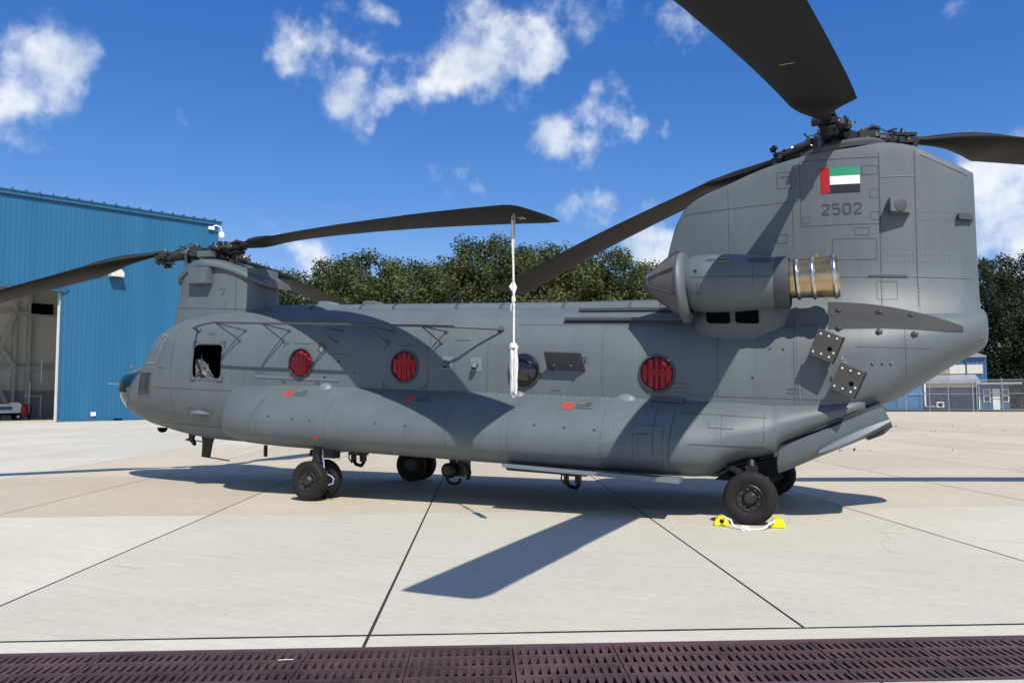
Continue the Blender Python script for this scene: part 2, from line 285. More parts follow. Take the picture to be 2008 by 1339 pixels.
# far ground, one sheet with a slot left open for the drain
gm_ = MB(); B_ = 4000; d0, d1 = -7.15, -6.32
for (ca, cb, da, db) in ((-B_, B_, d1, B_), (-B_, B_, -B_, d0), (-B_, -40, d0, d1), (40, B_, d0, d1)):
    gm_.add([g3(ca, da, -.022), g3(cb, da, -.022), g3(cb, db, -.022), g3(ca, db, -.022)], [(0, 1, 2, 3)])
structure(gm_.build('ground', CTAN, fix=False))
cols = [-4.98+3.07*k for k in range(-14, 10)]
rows = [(-.15+5.9*k, -.15+5.9*(k+1)) for k in range(0, 10)]
sm_ = MB(); sm_.add([g3(cols[0], d1, -.004), g3(cols[-1], d1, -.004), g3(cols[-1], rows[-1][1], -.004), g3(cols[0], rows[-1][1], -.004)], [(0, 1, 2, 3)])
sm_.add([g3(cols[0], -14, -.004), g3(cols[-1], -14, -.004), g3(cols[-1], d0, -.004), g3(cols[0], d0, -.004)], [(0, 1, 2, 3)])
apron = structure(sm_.build('apron', SEALM, fix=False))
slabmesh = {}
def slab(c0, c1, da, db, M):
    key = (round(c1-c0, 3), round(db-da, 3), M.name)
    loc = g3((c0+c1)/2, (da+db)/2, 0)
    if key not in slabmesh:
        b = MB(); b.box((0, 0, -.02), (c1-c0-.016, db-da-.016, .04)); o = b.build('concrete_slab', M, apron, bevel=.004); slabmesh[key] = o
        o.location = loc; o.rotation_euler = (0, 0, GA)
    else: inst(slabmesh[key], apron, loc, (0, 0, GA))
for i in range(len(cols)-1):
    c0, c1 = cols[i], cols[i+1]
    if -24 < c0 < 12: slab(c0, c1, -6.06, -.15, CLIGHT)
    if -16 < c0 < 9: slab(c0, c1, -13.04, -7.14, CLIGHT)
    for (da, db) in rows:
        light = c1 < -14.1 or (c1 < -11 and da > 14)
        slab(c0, c1, da, db, CLIGHT if light else CTAN)
for k in range(-6, 5): slab(-4.98+6.14*k, -4.98+6.14*(k+1), -6.335, -6.075, CLIGHT)

# trench drain: concrete channel, edge angles and cast grates
dr = thing('trench_drain', 'dark slotted cast iron trench drain running along the front edge of the apron', 'drain', g3(-2, -6.72))
drI = Matrix.Translation(Vector(g3(-2, -6.72))).inverted()
def lc(c, d, z): return tuple(drI@Vector(g3(c, d, z)))
t = MB()
for a, b in (((-6.33, -.01), (-6.33, -.5)), ((-6.33, -.5), (-7.14, -.5)), ((-7.14, -.5), (-7.14, -.01))):
    t.add([lc(-22, *a), lc(14, *a), lc(14, *b), lc(-22, *b)], [(0, 1, 2, 3)])
t.build('channel', mat('dark channel concrete', (.05, .045, .045), .9), dr, fix=False)  # channel concrete coloured very dark all over
for dd in (-6.348, -7.124):
    t = MB(); v = [lc(-22, dd-.013, -.03), lc(14, dd-.013, -.03), lc(14, dd+.013, -.03), lc(-22, dd+.013, -.03)]
    t.add(v+[(x, y, .003) for x, y, z in v], [(0, 3, 2, 1), (4, 5, 6, 7), (0, 1, 5, 4), (1, 2, 6, 5), (2, 3, 7, 6), (3, 0, 4, 7)]); t.build('edge_angle', IRONE, dr)
PL = .665; ns = 12; t = MB(); rowd = [.372, .192, .006, -.18, -.372]
for k, q in enumerate((.366, .186, 0, -.186, -.366)): t.box((0, q, -.02), (PL-.008, .036 if 0 < k < 4 else .03, .04))
for r_ in range(4):
    q = .276-.184*r_
    for k in range(ns+1):
        x = -PL/2+.004+.011+(PL-.03)*k/ns
        t.box((x, q, -.023), (.03 if 0 < k < ns else .022, .15, .034))
gp = t.build('grate', IRON, dr, bevel=0)
first = True
for k in range(-26, 16):
    cc = -2+PL*(k+.5); loc = lc(cc, -6.736, -.004+random.uniform(-.003, .002))
    o = gp if first else inst(gp, dr); first = False
    o.location = loc; o.rotation_euler = (random.uniform(-.004, .004), 0, GA)

# uneven poured sealant along the joint in front of the drain
t = MB(); v = []; n = 420; rnd = random.Random(5)
for i in range(n+1):
    c = -14+20*i/n; w = .007+.012*max(0, noise.noise((c*1.3, 2, 0))+.25)+.004*noise.noise((c*9, 0, 5)); q = -6.067+.006*noise.noise((c*.9, 7, 1)); v += [g3(c, q-w, .0022), g3(c, q+w, .0022)]
t.add(v, [(2*i, 2*i+2, 2*i+3, 2*i+1) for i in range(n)]); t.build('sealant_bead', SEALM, apron, fix=False)
for cc, da, db in ((-4.98, -6.06, -.15), (-1.91, -6.06, -.15), (-8.05, -6.06, -.15), (1.16, -6.06, -.15)):
    t = MB(); v = []; n = 160
    for i in range(n+1):
        d = da+(db-da)*i/n; w = .005+.006*max(0, noise.noise((d*1.7, cc, 3))+.2); q = cc+.004*noise.noise((d*1.1, cc*3, 9)); v += [g3(q-w, d, .0018), g3(q+w, d, .0018)]
    t.add(v, [(2*i, 2*i+1, 2*i+3, 2*i+2) for i in range(n)]); t.build('sealant_bead', SEALM, apron, fix=False)
# little weeds in the far joints
WEED = mat('dry weed leaves', (.08, .085, .04), .9, var=.4, vscale=3, coord='World')
def weedline(c0, c1, d, n, tall):
    t = MB()
    for i in range(n):
        c = random.uniform(c0, c1); dd = d+random.gauss(0, .02)
        hgt = tall*random.uniform(.25, .8)
        for j in range(random.randint(3, 7)):
            a = random.uniform(0, 6.28); p = Vector(g3(c, dd, 0)); e = p+Vector((math.cos(a)*hgt*.6, math.sin(a)*hgt*.6, hgt)); w = Vector((-math.sin(a), math.cos(a), 0))*.02
            t.add([p-w, p+w, (p+e)/2+w*1.4+Vector((0, 0, hgt*.2)), e, (p+e)/2-w*1.4+Vector((0, 0, hgt*.2))], [(0, 1, 2, 3, 4)])
    return t
wl = weedline(4, 20, 11.65, 6, .04); 
for a in ((6, 22, 23.45, 14, .05), (6.4, 9.5, 11.62, 2, .12), (8, 22, 29.35, 22, .06)):
    t = weedline(*a); wl.add(t.v, t.f)
o = wl.build('joint_weeds', WEED, fix=False); o['kind'] = 'stuff'; tag(o, 'thin dry weeds sprouting from the slab joints behind the tail', 'weeds')

# ------------------------------------------------------------------ hangar
HO = Vector((-54.06, 29.45, 0)); HA = math.atan2(.927, .375)      # local x along the front wall, local y into the building
HB = mat('blue corrugated sheet', (.016, .122, .245), .45, var=.10, vscale=.25, stretch=(3, 3, .25), coord='World', fine=.03, objvar=.025)
HBD = mat('dark blue trim', (.02, .10, .19), .45); HIN = mat('hangar liner white', (.62, .61, .57), .8, var=.06, vscale=.5, coord='World')
STL = mat('grey painted steel', (.42, .42, .40), .6, var=.1); DOORW = mat('white door edge', (.6, .62, .64), .5)
hg = thing('hangar', 'tall blue corrugated metal aircraft hangar with an open door at far left', 'hangar', tuple(HO), HA)
def corr_panel(z0, z1, name):
    t = MB(); prof = []
    w = 1.0
    for k in range(3):
        x = k/3
        prof += [(x, 0), (x+.19, 0), (x+.225, -.045), (x+.30, -.045)]
    prof.append((1.0, 0)); n = len(prof)
    t.add([(x*w, y, z0) for x, y in prof]+[(x*w, y, z1) for x, y in prof]+[(x*w, .05, z0) for x, y in prof]+[(x*w, .05, z1) for x, y in prof], [(i, i+1, n+i+1, n+i) for i in range(n-1)]+[(2*n+i, 3*n+i, 3*n+i+1, 2*n+i+1) for i in range(n-1)]+[(i, 2*n+i, 2*n+i+1, i+1) for i in range(n-1)])
    return t.build(name, HB, hg, fix=False)
pf = corr_panel(0.02, 16.75, 'wall_sheet'); ph = corr_panel(10.1, 16.75, 'wall_sheet')
pf.location = (0, 0, 0); ph.location = (-1, 0, 0)
for k in range(1, 12): inst(pf, hg, (k, 0, 0))
for k in range(2, 26): inst(ph, hg, (-k, 0, 0))
for k in range(26, 34): inst(pf, hg, (-k, 0, 0))
for k in range(0, 30): inst(pf, hg, (12.05, .05+k, 0), (0, 0, R(90)))
t = MB(); t.box((-10.9, -.06, 16.95), (46.2, .3, .36)); t.box((-10.9, -.22, 17.08), (46.4, .12, .1)); t.build('eave_trim', HBD, hg, bevel=.02)
t = MB(); t.add([(-34, -.25, 17.15), (12.3, -.25, 17.15), (12.3, 30, 19.5), (-34, 30, 19.5)], [(0, 1, 2, 3)]); t.add([(-34, -.25, 17.05), (-34, 30, 19.4), (12.3, 30, 19.4), (12.3, -.25, 17.05)], [(0, 1, 2, 3)]); rf = t.build('roof', HBD, hg, fix=False)
t = MB()
t.box((0, 0, 0), (.05, .5, .16)); sm1 = t.build('roof_seam', HBD, rf); sm1.location = (11.6, -.1, 17.2)
for k in range(1, 40): inst(sm1, rf, (11.6-k*.9, -.1, 17.2))
for x in (-2.0, 3.5, 9.9, 11.4):
    t = MB(); t.tube([(x, -.1, 17.1), (x, -.1, 18.2)], [.018, .008], 6); t.build('lightning_rod', SILV, hg)
t = MB(); t.box((-12.5, .1, 10.0), (25.4, .5, .24)); t.box((-12.5, -.12, 10.12), (25.6, .1, .12)); t.build('door_header', HBD, hg)
for yy, ww, M in ((.12, .24, HBD), (.35, .12, DOORW), (.62, .1, DOORW)):
    t = MB(); t.box((-.08-yy*.15, yy, 4.98), (.14, ww*.8, 9.9)); t.build('door_jamb', M, hg)
t = MB(); t.box((-16, 14, 8.5), (56, .2, 17)); t.build('back_wall', HIN, hg)
t = MB(); t.box((11.7, 7, 8.4), (.2, 13.6, 16.8)); t.build('side_wall_liner', HIN, hg)
t = MB(); t.box((-16, 7, 16.9), (55, 14, .1)); t.build('ceiling_liner', HIN, hg)
for k, x in enumerate((-3.6, -.2, .9, 4.5)):
    t = MB(); t.box((x, 13.4, 8), (.3, .3, 16)); t.build('column', STL, hg)
for (x0, z0, x1, z1) in ((-3.5, .2, -.3, 9.2), (-3.5, 9.0, -.2, 4.6), (-.2, .3, -2.2, 4.4), (-8, .3, -3.6, 9)):
    t = MB(); t.bar((x0, 13.1, z0), (x1, 13.1, z1), .28, .28); t.build('diagonal_brace', STL, hg)
for z in (4.5, 9.3):
    t = MB(); t.box((-6, 13.3, z), (25, .2, .26)); t.build('girt', STL, hg)
t = MB(); t.box((1.0, 13.75, 1.25), (12, .1, 2.5)); t.build('wainscot', mat('grey wainscot', (.3, .3, .29), .8), hg)
t = MB(); t.tube([(1.0, 12.9, .1), (1.0, 12.9, 3.2), (1.9, 12.9, 3.2), (1.9, 12.9, 5.2)], .06, 8); t.tube([(1.9, 12.9, .1), (1.9, 12.9, 2.0), (.6, 12.9, 2.0)], .05, 8); t.build('standpipe', WHITE, hg)
t = MB(); t.box((1.6, 12.2, 9.7), (1.6, .6, .9)); t.build('unit_heater', DARK, hg)
lp = MB(); lp.prism([(-.5, -.25), (.5, -.25), (.5, .1), (.3, .35), (-.3, .35), (-.5, .1)], -.75, -.05); o = lp.build('wall_lamp', mat('lamp housing white', (.6, .6, .56), .5), hg, bevel=.03); o.location = (3.6, 0, 11.6)
t = MB(); t.box((3.6, -.4, 11.32), (.7, .4, .06)); t.build('lamp_lens', GLASSD, hg)
t = MB(); t.box((11.3, -.2, 16.45), (.5, .2, .25)); t.tube([(11.3, -.2, 16.5), (11.6, -.4, 16.7), (12.0, -.5, 16.6), (12.1, -.5, 16.2)], .06, 8); t.lathe([(.0, 0), (.22, .02), (.26, .15), (.22, .4), (.1, .55), (0, .56)], (12.1, -.5, 15.65)); t.build('security_camera', WHITE, hg, smooth=True)
t = MB(); t.box((2.3, -.08, .55), (.35, .1, .3)); t.build('outlet_box', WHITE, hg)
t = MB(); t.box((4.1, -.15, .08), (.6, .2, .16)); t.build('floor_vent', DARK, hg)
t = MB(); t.box((6.0, -.06, .06), (12, .05, .12)); t.build('base_flashing', HBD, hg)
# carts inside the door
def hl(x, y, z=0): v = Matrix.Rotation(HA, 3, 'Z')@Vector((x, y, z))+HO; return tuple(v)
ct = thing('ground_cart', 'small white wheeled ground power cart parked inside the hangar door', 'cart', hl(-1.45, 9.5), HA)
t = MB(); t.box((0, 0, .95), (2.0, 1.0, .75)); t.box((.55, 0, 1.38), (.7, .9, .16)); t.build('housing', WHITE, ct, bevel=.05)
t = MB(); t.box((0, 0, .5), (2.2, 1.05, .16)); t.build('chassis', DARK, ct)
t = MB(); t.box((-.2, -.52, 1.0), (1.0, .04, .3)); t.build('control_panel', mat('panel blue', (.05, .12, .3), .5), ct)
for x in (-.75, .75):
    for y in (-.45, .45):
        t = MB(); t.lathe([(.02, -.08), (.24, -.09), (.28, -.05), (.28, .05), (.24, .09), (.02, .08)], (x, y, .28), (0, 1, 0), 16); w_ = t.build('wheel', TYRE, ct, smooth=True)
        t = MB(); t.lathe([(.01, -.1), (.12, -.1), (.12, .1), (.01, .1)], (x, y, .28), (0, 1, 0), 12); t.build('rim', WHITE, w_)
t = MB(); t.tube([(-1.1, 0, .5), (-1.7, 0, .9), (-1.8, 0, 1.0)], .04, 6); t.build('tow_bar', DARK, ct)
ex = thing('fire_extinguisher', 'red wheeled fire extinguisher standing by the hangar wall pipes', 'extinguisher', hl(-.25, 9.2), HA)
t = MB(); t.lathe([(.0, 0), (.3, .02), (.34, .1), (.34, .85), (.2, 1.05), (.08, 1.12), (.0, 1.13)], (0, 0, .22), n=20); t.build('cylinder', mat('extinguisher red', (.35, .03, .02), .5), ex, smooth=True)
t = MB(); t.tube([(.08, -.1, 1.2), (.35, -.2, 1.3), (.5, -.2, .9), (.4, -.2, .4)], .035, 6); t.build('hose', DARK, ex)
t = MB(); t.tube([(-.3, .3, .3), (-.3, .35, 1.3), (.3, .35, 1.3), (.3, .3, .3)], .03, 6); t.build('handle', STL, ex)
for x in (-.4, .4):
    t = MB(); t.lathe([(.02, -.04), (.22, -.04), (.24, 0), (.22, .04), (.02, .04)], (x, .1, .24), (1, 0, 0), 14); t.build('wheel', TYRE, ex, smooth=True)

# ------------------------------------------------------------------ shed, office and fence behind the tail
SB = mat('blue shed sheet', (.05, .13, .27), .5, var=.1, vscale=.6, stretch=(6, 6, .3), coord='World'); SBL = mat('light blue shed wall', (.045, .17, .34), .5, var=.08, coord='World')
CRM = mat('cream panel', (.58, .56, .46), .6, var=.05); FIB = mat('weathered fibreglass panel', (.33, .28, .20), .7, var=.25, vscale=2, stretch=(8, 1, .4))
RFG = mat('grey metal roof', (.33, .35, .37), .4, .3)
sh = thing('metal_shed', 'blue metal shed with a cream panel band behind the tail', 'shed', (6, 84, .1))
t = MB()
n = 0
x = -12.0
prof = []
while x < 7.7: prof += [(x, 0), (x+.2, 0), (x+.24, -.05), (x+.36, -.05), (x+.4, 0)]; x += .4
k = len(prof); t.add([(a, b, 0) for a, b in prof]+[(a, b, 5.55) for a, b in prof], [(i, i+1, k+i+1, k+i) for i in range(k-1)])
t.box((-2.1, 4.1, 2.75), (19.8, 7.9, 5.5)); t.build('wall', SB, sh, fix=False)
t = MB(); t.add([(-12.4, -.35, 5.5), (8, -.35, 5.5), (8, 8, 6.3), (-12.4, 8, 6.3), (-12.4, -.35, 5.62), (8, -.35, 5.62), (8, 8, 6.42), (-12.4, 8, 6.42)], [(0, 3, 2, 1), (4, 5, 6, 7), (0, 1, 5, 4), (1, 2, 6, 5), (2, 3, 7, 6), (3, 0, 4, 7)]); t.build('roof', RFG, sh)
for i, (xa, xb, M) in enumerate([(-3+1.25*j, -3+1.25*(j+1), FIB) for j in range(6)]+[(4.52, 6.1, CRM), (6.14, 7.65, CRM)]):
    t = MB(); t.box(((xa+xb)/2, -.09, 4.25), (xb-xa-.03, .06, .95)); t.build('band_panel', M, sh)
t = MB(); t.box((6.12, -.13, 2.8), (.12, .1, 5.4)); t.build('downpipe', HBD, sh)
t = MB(); t.add([(-4, -4, 2.75), (6.9, -4, 2.75), (6.9, -.06, 3.55), (-4, -.06, 3.55), (-4, -4, 2.9), (6.9, -4, 2.9), (6.9, -.06, 3.7), (-4, -.06, 3.7)], [(0, 3, 2, 1), (4, 5, 6, 7), (0, 1, 5, 4), (1, 2, 6, 5), (2, 3, 7, 6), (3, 0, 4, 7)]); t.build('lean_to_roof', RFG, sh)
t = MB(); t.box((4.2, -3.6, 2.55), (4.6, .1, .5)); t.build('fascia', CRM, sh)
for j in range(2):
    t = MB(); t.box((3.1+2.2*j, -3.55, 1.2), (2.14, .12, 2.3)); t.build('sliding_door', mat('navy door', (.018, .03, .075), .5) if j == 0 else bpy.data.materials['navy door'], sh)
t = MB(); t.box((-1.5, -3.7, 1.35), (6.4, .2, 2.7)); t.build('side_annex', SBL, sh)
t = MB(); t.tube([(1.85, -3.9, 2.7), (1.85, -3.9, .35), (3.0, -3.9, .35), (3.0, -3.9, .7)], .1, 8); t.build('drain_pipe', WHITE, sh)
t = MB(); t.box((3.2, -4.0, .55), (.7, .35, .6)); u_ = t.build('condenser_unit', WHITE, sh, bevel=.03)
t = MB(); t.lathe([(.0, 0), (.2, 0), (.2, .02), (0, .02)], (3.2, -4.2, .55), (0, 1, 0), 14); t.build('fan_grille', GRILL, u_)
ofc = thing('office_hut', 'low blue hut with white trimmed windows and a white door', 'hut', (14.1, 80.5, .15))
t = MB(); t.box((0, 1.5, 1.25), (2.6, 3, 2.5)); t.build('wall', SB, ofc)
t = MB(); t.box((.3, 1.2, 2.62), (4.0, 4.2, .2)); t.build('roof', RFG, ofc, bevel=.02)
for x in (-.65, .95):
    t = MB(); t.box((x, -.04, 1.4), (.62, .08, 1.3)); w_ = t.build('window', WHITE, ofc)
    for zz in (1.08, 1.7):
        t = MB(); t.box((x, -.09, zz), (.44, .03, .5)); t.build('pane', GLASSD, w_)
t = MB(); t.box((.15, -.05, 1.05), (.62, .1, 2.1)); d_ = t.build('door', WHITE, ofc)
t = MB(); t.lathe([(0, 0), (.04, .01), (.04, .05), (0, .06)], (.36, -.16, 1.0), (0, 1, 0), 8); t.build('handle', SILV, d_)
t = MB(); t.box((-1.33, -.03, 1.25), (.1, .12, 2.5)); t.build('corner_trim', WHITE, ofc)
GALV = mat('galvanised steel', (.38, .4, .42), .45, .5)
fn = thing('chain_link_fence', 'grey chain link fence with pipe rails in front of the blue shed', 'fence', (6, 79.2, 0))
for i, x in enumerate([-2.2, 0, 2.2, 3.9, 6.05, 6.4, 8.6, 10.9, 13.3, 15.7, 18.1, 20.5]):
    t = MB(); t.tube([(x, 0, 0), (x, 0, 3.2)], .055 if i in (4, 5) else .04, 8); t.lathe([(.0, 0), (.06, 0), (.06, .05), (0, .1)], (x, 0, 3.2), n=8); t.build('post', GALV, fn)
for z in (.15, 1.75, 3.12):
    t = MB(); t.tube([(-3, 0, z), (21, 0, z)], .03, 6); t.build('rail', GALV, fn)
MESHM = bpy.data.materials.new('chain link wire'); MESHM.use_nodes = True; n = MESHM.node_tree.nodes; l = MESHM.node_tree.links
tcn = n.new('ShaderNodeTexCoord'); mpn = n.new('ShaderNodeMapping'); mpn.inputs['Rotation'].default_value = (0, R(45), 0); l.new(tcn.outputs['Object'], mpn.inputs[0])
sx = n.new('ShaderNodeSeparateXYZ'); l.new(mpn.outputs[0], sx.inputs[0]); prev = None
for ax in (0, 2):
    a = n.new('ShaderNodeMath'); a.operation = 'MULTIPLY'; a.inputs[1].default_value = 1/.06; l.new(sx.outputs[ax], a.inputs[0])
    f_ = n.new('ShaderNodeMath'); f_.operation = 'FRACT'; l.new(a.outputs[0], f_.inputs[0]); q = n.new('ShaderNodeMath'); q.operation = 'LESS_THAN'; q.inputs[1].default_value = .07; l.new(f_.outputs[0], q.inputs[0])
    if prev: mxn = n.new('ShaderNodeMath'); mxn.operation = 'MAXIMUM'; l.new(prev.outputs[0], mxn.inputs[0]); l.new(q.outputs[0], mxn.inputs[1]); prev = mxn
    else: prev = q
n['Principled BSDF'].inputs['Base Color'].default_value = (.38, .4, .42, 1); l.new(prev.outputs[0], n['Principled BSDF'].inputs['Alpha'])
t = MB(); t.add([(-3, .03, .05), (21, .03, .05), (21, .03, 3.1), (-3, .03, 3.1)], [(0, 1, 2, 3)]); t.build('wire_mesh', MESHM, fn, fix=False)
t = MB(); t.add([(-60, 78.6, -.017), (60, 78.6, -.017), (120, 260, -.017), (-160, 260, -.017)], [(0, 1, 2, 3)]); structure(t.build('grass_verge', GRASSM, fix=False))

# ------------------------------------------------------------------ trees
def leafmat(name, cols):
    M = bpy.data.materials.new(name); M.use_nodes = True; n = M.node_tree.nodes; l = M.node_tree.links; b = n['Principled BSDF']; b.inputs['Roughness'].default_value = .55; b.inputs['Specular IOR Level'].default_value = .35
    g = n.new('ShaderNodeNewGeometry'); r = n.new('ShaderNodeValToRGB'); l.new(g.outputs['Random Per Island'], r.inputs[0])
    e = r.color_ramp.elements; e[0].position = 0; e[0].color = (*cols[0], 1); e[1].position = 1; e[1].color = (*cols[-1], 1)
    for i, c in enumerate(cols[1:-1]): x = e.new((i+1)/(len(cols)-1)); x.color = (*c, 1)
    # whole boughs lean lighter, darker or browner
    nz = n.new('ShaderNodeTexNoise'); nz.inputs['Scale'].default_value = .35; nz.inputs['Detail'].default_value = 2; l.new(g.outputs['Position'], nz.inputs['Vector'])
    mr = n.new('ShaderNodeMapRange'); mr.inputs[1].default_value = .35; mr.inputs[2].default_value = .65; mr.inputs[3].default_value = .6; mr.inputs[4].default_value = 1.45; l.new(nz.outputs[0], mr.inputs[0])
    h = n.new('ShaderNodeHueSaturation'); l.new(mr.outputs[0], h.inputs['Value']); l.new(r.outputs[0], h.inputs['Color'])
    l.new(h.outputs[0], b.inputs['Base Color'])
    tl = n.new('ShaderNodeBsdfTranslucent'); l.new(h.outputs[0], tl.inputs[0]); ms = n.new('ShaderNodeMixShader'); ms.inputs[0].default_value = .22
    l.new(b.outputs[0], ms.inputs[1]); l.new(tl.outputs[0], ms.inputs[2]); l.new(ms.outputs[0], n['Material Output'].inputs[0])
    return M
LEAF = [leafmat('green oak leaves', [(.04, .063, .016), (.054, .082, .02), (.082, .105, .03), (.05, .073, .02)]),
        leafmat('turning leaves', [(.068, .082, .022), (.085, .085, .025), (.062, .08, .02), (.095, .082, .026)]),
        leafmat('dark leaves', [(.016, .028, .01), (.026, .042, .013), (.034, .048, .016)])]
BARK = mat('tree bark', (.07, .06, .05), .9, var=.3, vscale=4, bump=.5, bscale=12)
def tree_proto(seed, H, rad, leaves, M, base=.22, conic=0):
    rnd = random.Random(seed); root = bpy.data.objects.new('broadleaf_tree', None); COL.objects.link(root)
    t = MB(); tp = [(rnd.gauss(0, .12)*k, rnd.gauss(0, .12)*k, H*.8*k/5) for k in range(6)]; t.tube(tp, [.34*(1-.16*k) for k in range(6)], 8)
    clumps = []
    nl = 20
    for i in range(nl):
        f = base+(1-base)*(i+.5)/nl; a = i*2.4+rnd.random()
        env = rad*(1-f*conic)*math.sqrt(max(.03, 1-((f-.52)/.5)**2)) if not conic else rad*(1.05-f)
        ln = env*rnd.uniform(.45, 1.0); k = min(4.99, f/.8*5*.78); i0 = int(k); st = Vector(tp[i0]).lerp(Vector(tp[min(5, i0+1)]), k-i0)
        en = Vector((math.cos(a)*ln, math.sin(a)*ln, H*f)); t.tube([st, st.lerp(en, .5)+Vector((0, 0, -.25)), en], [.11, .07, .025], 5)
        for j in range(4):
            p = st.lerp(en, rnd.uniform(.45, 1.1))+Vector((rnd.gauss(0, .8), rnd.gauss(0, .8), rnd.gauss(0, .55)))
            p.z = min(p.z, H-.4); clumps.append((p, rnd.uniform(.7, 1.45)))
    clumps.append((Vector((rnd.gauss(0, .5), rnd.gauss(0, .5), H-.7)), .8))
    t.build('trunk', BARK, root, smooth=True)
    c = MB(); per = leaves//len(clumps)
    for p, r in clumps:
        for i in range(int(per*r*r/1.1)):
            d = Vector((rnd.gauss(0, 1), rnd.gauss(0, 1), rnd.gauss(0, 1))).normalized(); q = p+d*r*rnd.uniform(.35, 1.1)**.7; q.z -= .12*(q-p).length
            nn = (d*.6+Vector((rnd.gauss(0, .5), rnd.gauss(0, .5), rnd.gauss(.35, .5)))).normalized(); u = nn.orthogonal().normalized(); u.rotate(Matrix.Rotation(rnd.random()*6.28, 3, nn)); v = nn.cross(u); s = rnd.uniform(.09, .21)
            c.add([q-u*s, q-v*s*.62+nn*s*.12, q+u*s, q+v*s*.62+nn*s*.12], [(0, 1, 2, 3)])
    cr = c.build('crown', M, root, fix=False)
    return root
protos = [tree_proto(1, 17, 5.0, 11500, LEAF[0]), tree_proto(2, 17, 4.4, 11000, LEAF[0], .18), tree_proto(3, 17, 5.4, 12000, LEAF[1]), tree_proto(4, 17, 4.0, 10000, LEAF[0], .15), tree_proto(5, 17, 4.8, 11000, LEAF[2], .04), tree_proto(6, 17, 3.4, 10000, LEAF[2], .03, 1)]
used = set()
def place_tree(u, ytop, depth, pk, label, grp='trees beyond the apron'):
    a = yaw+math.atan((u-1004)/1558); ca = math.cos(a-yaw); dist = depth/ca
    x, y = 1.29+math.sin(a)*dist, -12.41+math.cos(a)*dist
    H = 1.64+(781-ytop)/1558*depth
    p = protos[pk]
    o = p if pk not in used else copy_tree(p); used.add(pk)
    s = H/17; w = s*random.uniform(.9, 1.2)
    o.location = (x, y, -.05); o.rotation_euler = (0, 0, random.uniform(0, 6.28)); o.scale = (w, w, s); tag(o, label, 'tree', grp)
ORD = ['first', 'second', 'third', 'fourth', 'fifth', 'sixth', 'seventh', 'eighth', 'ninth', 'tenth', 'eleventh', 'twelfth', 'thirteenth', 'fourteenth', 'fifteenth', 'sixteenth', 'seventeenth', 'eighteenth', 'nineteenth', 'twentieth', 'twenty-first', 'twenty-second', 'twenty-third', 'twenty-fourth']
front = [(505, 520, 92, 1), (548, 532, 96, 3), (592, 536, 90, 0), (640, 530, 98, 1), (668, 508, 94, 0), (716, 497, 100, 3), (760, 508, 92, 1), (806, 513, 97, 0), (850, 520, 92, 1), (884, 505, 99, 2), (925, 472, 104, 0), (972, 468, 100, 3), (1012, 488, 95, 1), (1045, 497, 93, 2), (1082, 484, 101, 0), (1130, 508, 94, 2), (1172, 505, 98, 1), (1216, 496, 95, 0), (1262, 520, 92, 3), (1305, 535, 96, 1)]
for i, (u, yt, dp, k) in enumerate(front):
    kind = 'yellowing broadleaf tree' if k == 2 else 'green broadleaf tree'
    place_tree(u, yt, dp, k, '%s behind the helicopter roof, %s from the hangar in the tree line' % (kind, ORD[i]))
back = [(530, 545, 112, 1), (690, 522, 115, 2), (830, 525, 112, 0), (905, 500, 115, 1), (1060, 508, 116, 2), (1150, 515, 112, 0), (1240, 525, 114, 1)]
for i, (u, yt, dp, k) in enumerate(back):
    place_tree(u, yt, dp, k, 'distant tree in the rear row of the tree line, %s from the hangar' % ORD[i])
right = [(1915, 520, 112, 4), (1948, 512, 104, 4), (1985, 505, 100, 5), (2030, 498, 104, 4), (1968, 560, 97, 4), (2012, 590, 96, 5), (2075, 510, 100, 4), (1880, 560, 114, 5)]
right.sort()
for i, (u, yt, dp, k) in enumerate(right):
    place_tree(u, yt, dp, k, 'dark dense tree right of the tail, %s of that clump counted from the blue shed' % ORD[i], 'dark trees beside the tail')
# ================================================================== HELICOPTER
K = .043                                           # the airframe sits nose-up on its gear
def S(x, y, z): return (x, y, z-K*x)
heli = thing('helicopter', 'large grey tandem rotor transport helicopter parked on the concrete apron', 'helicopter')
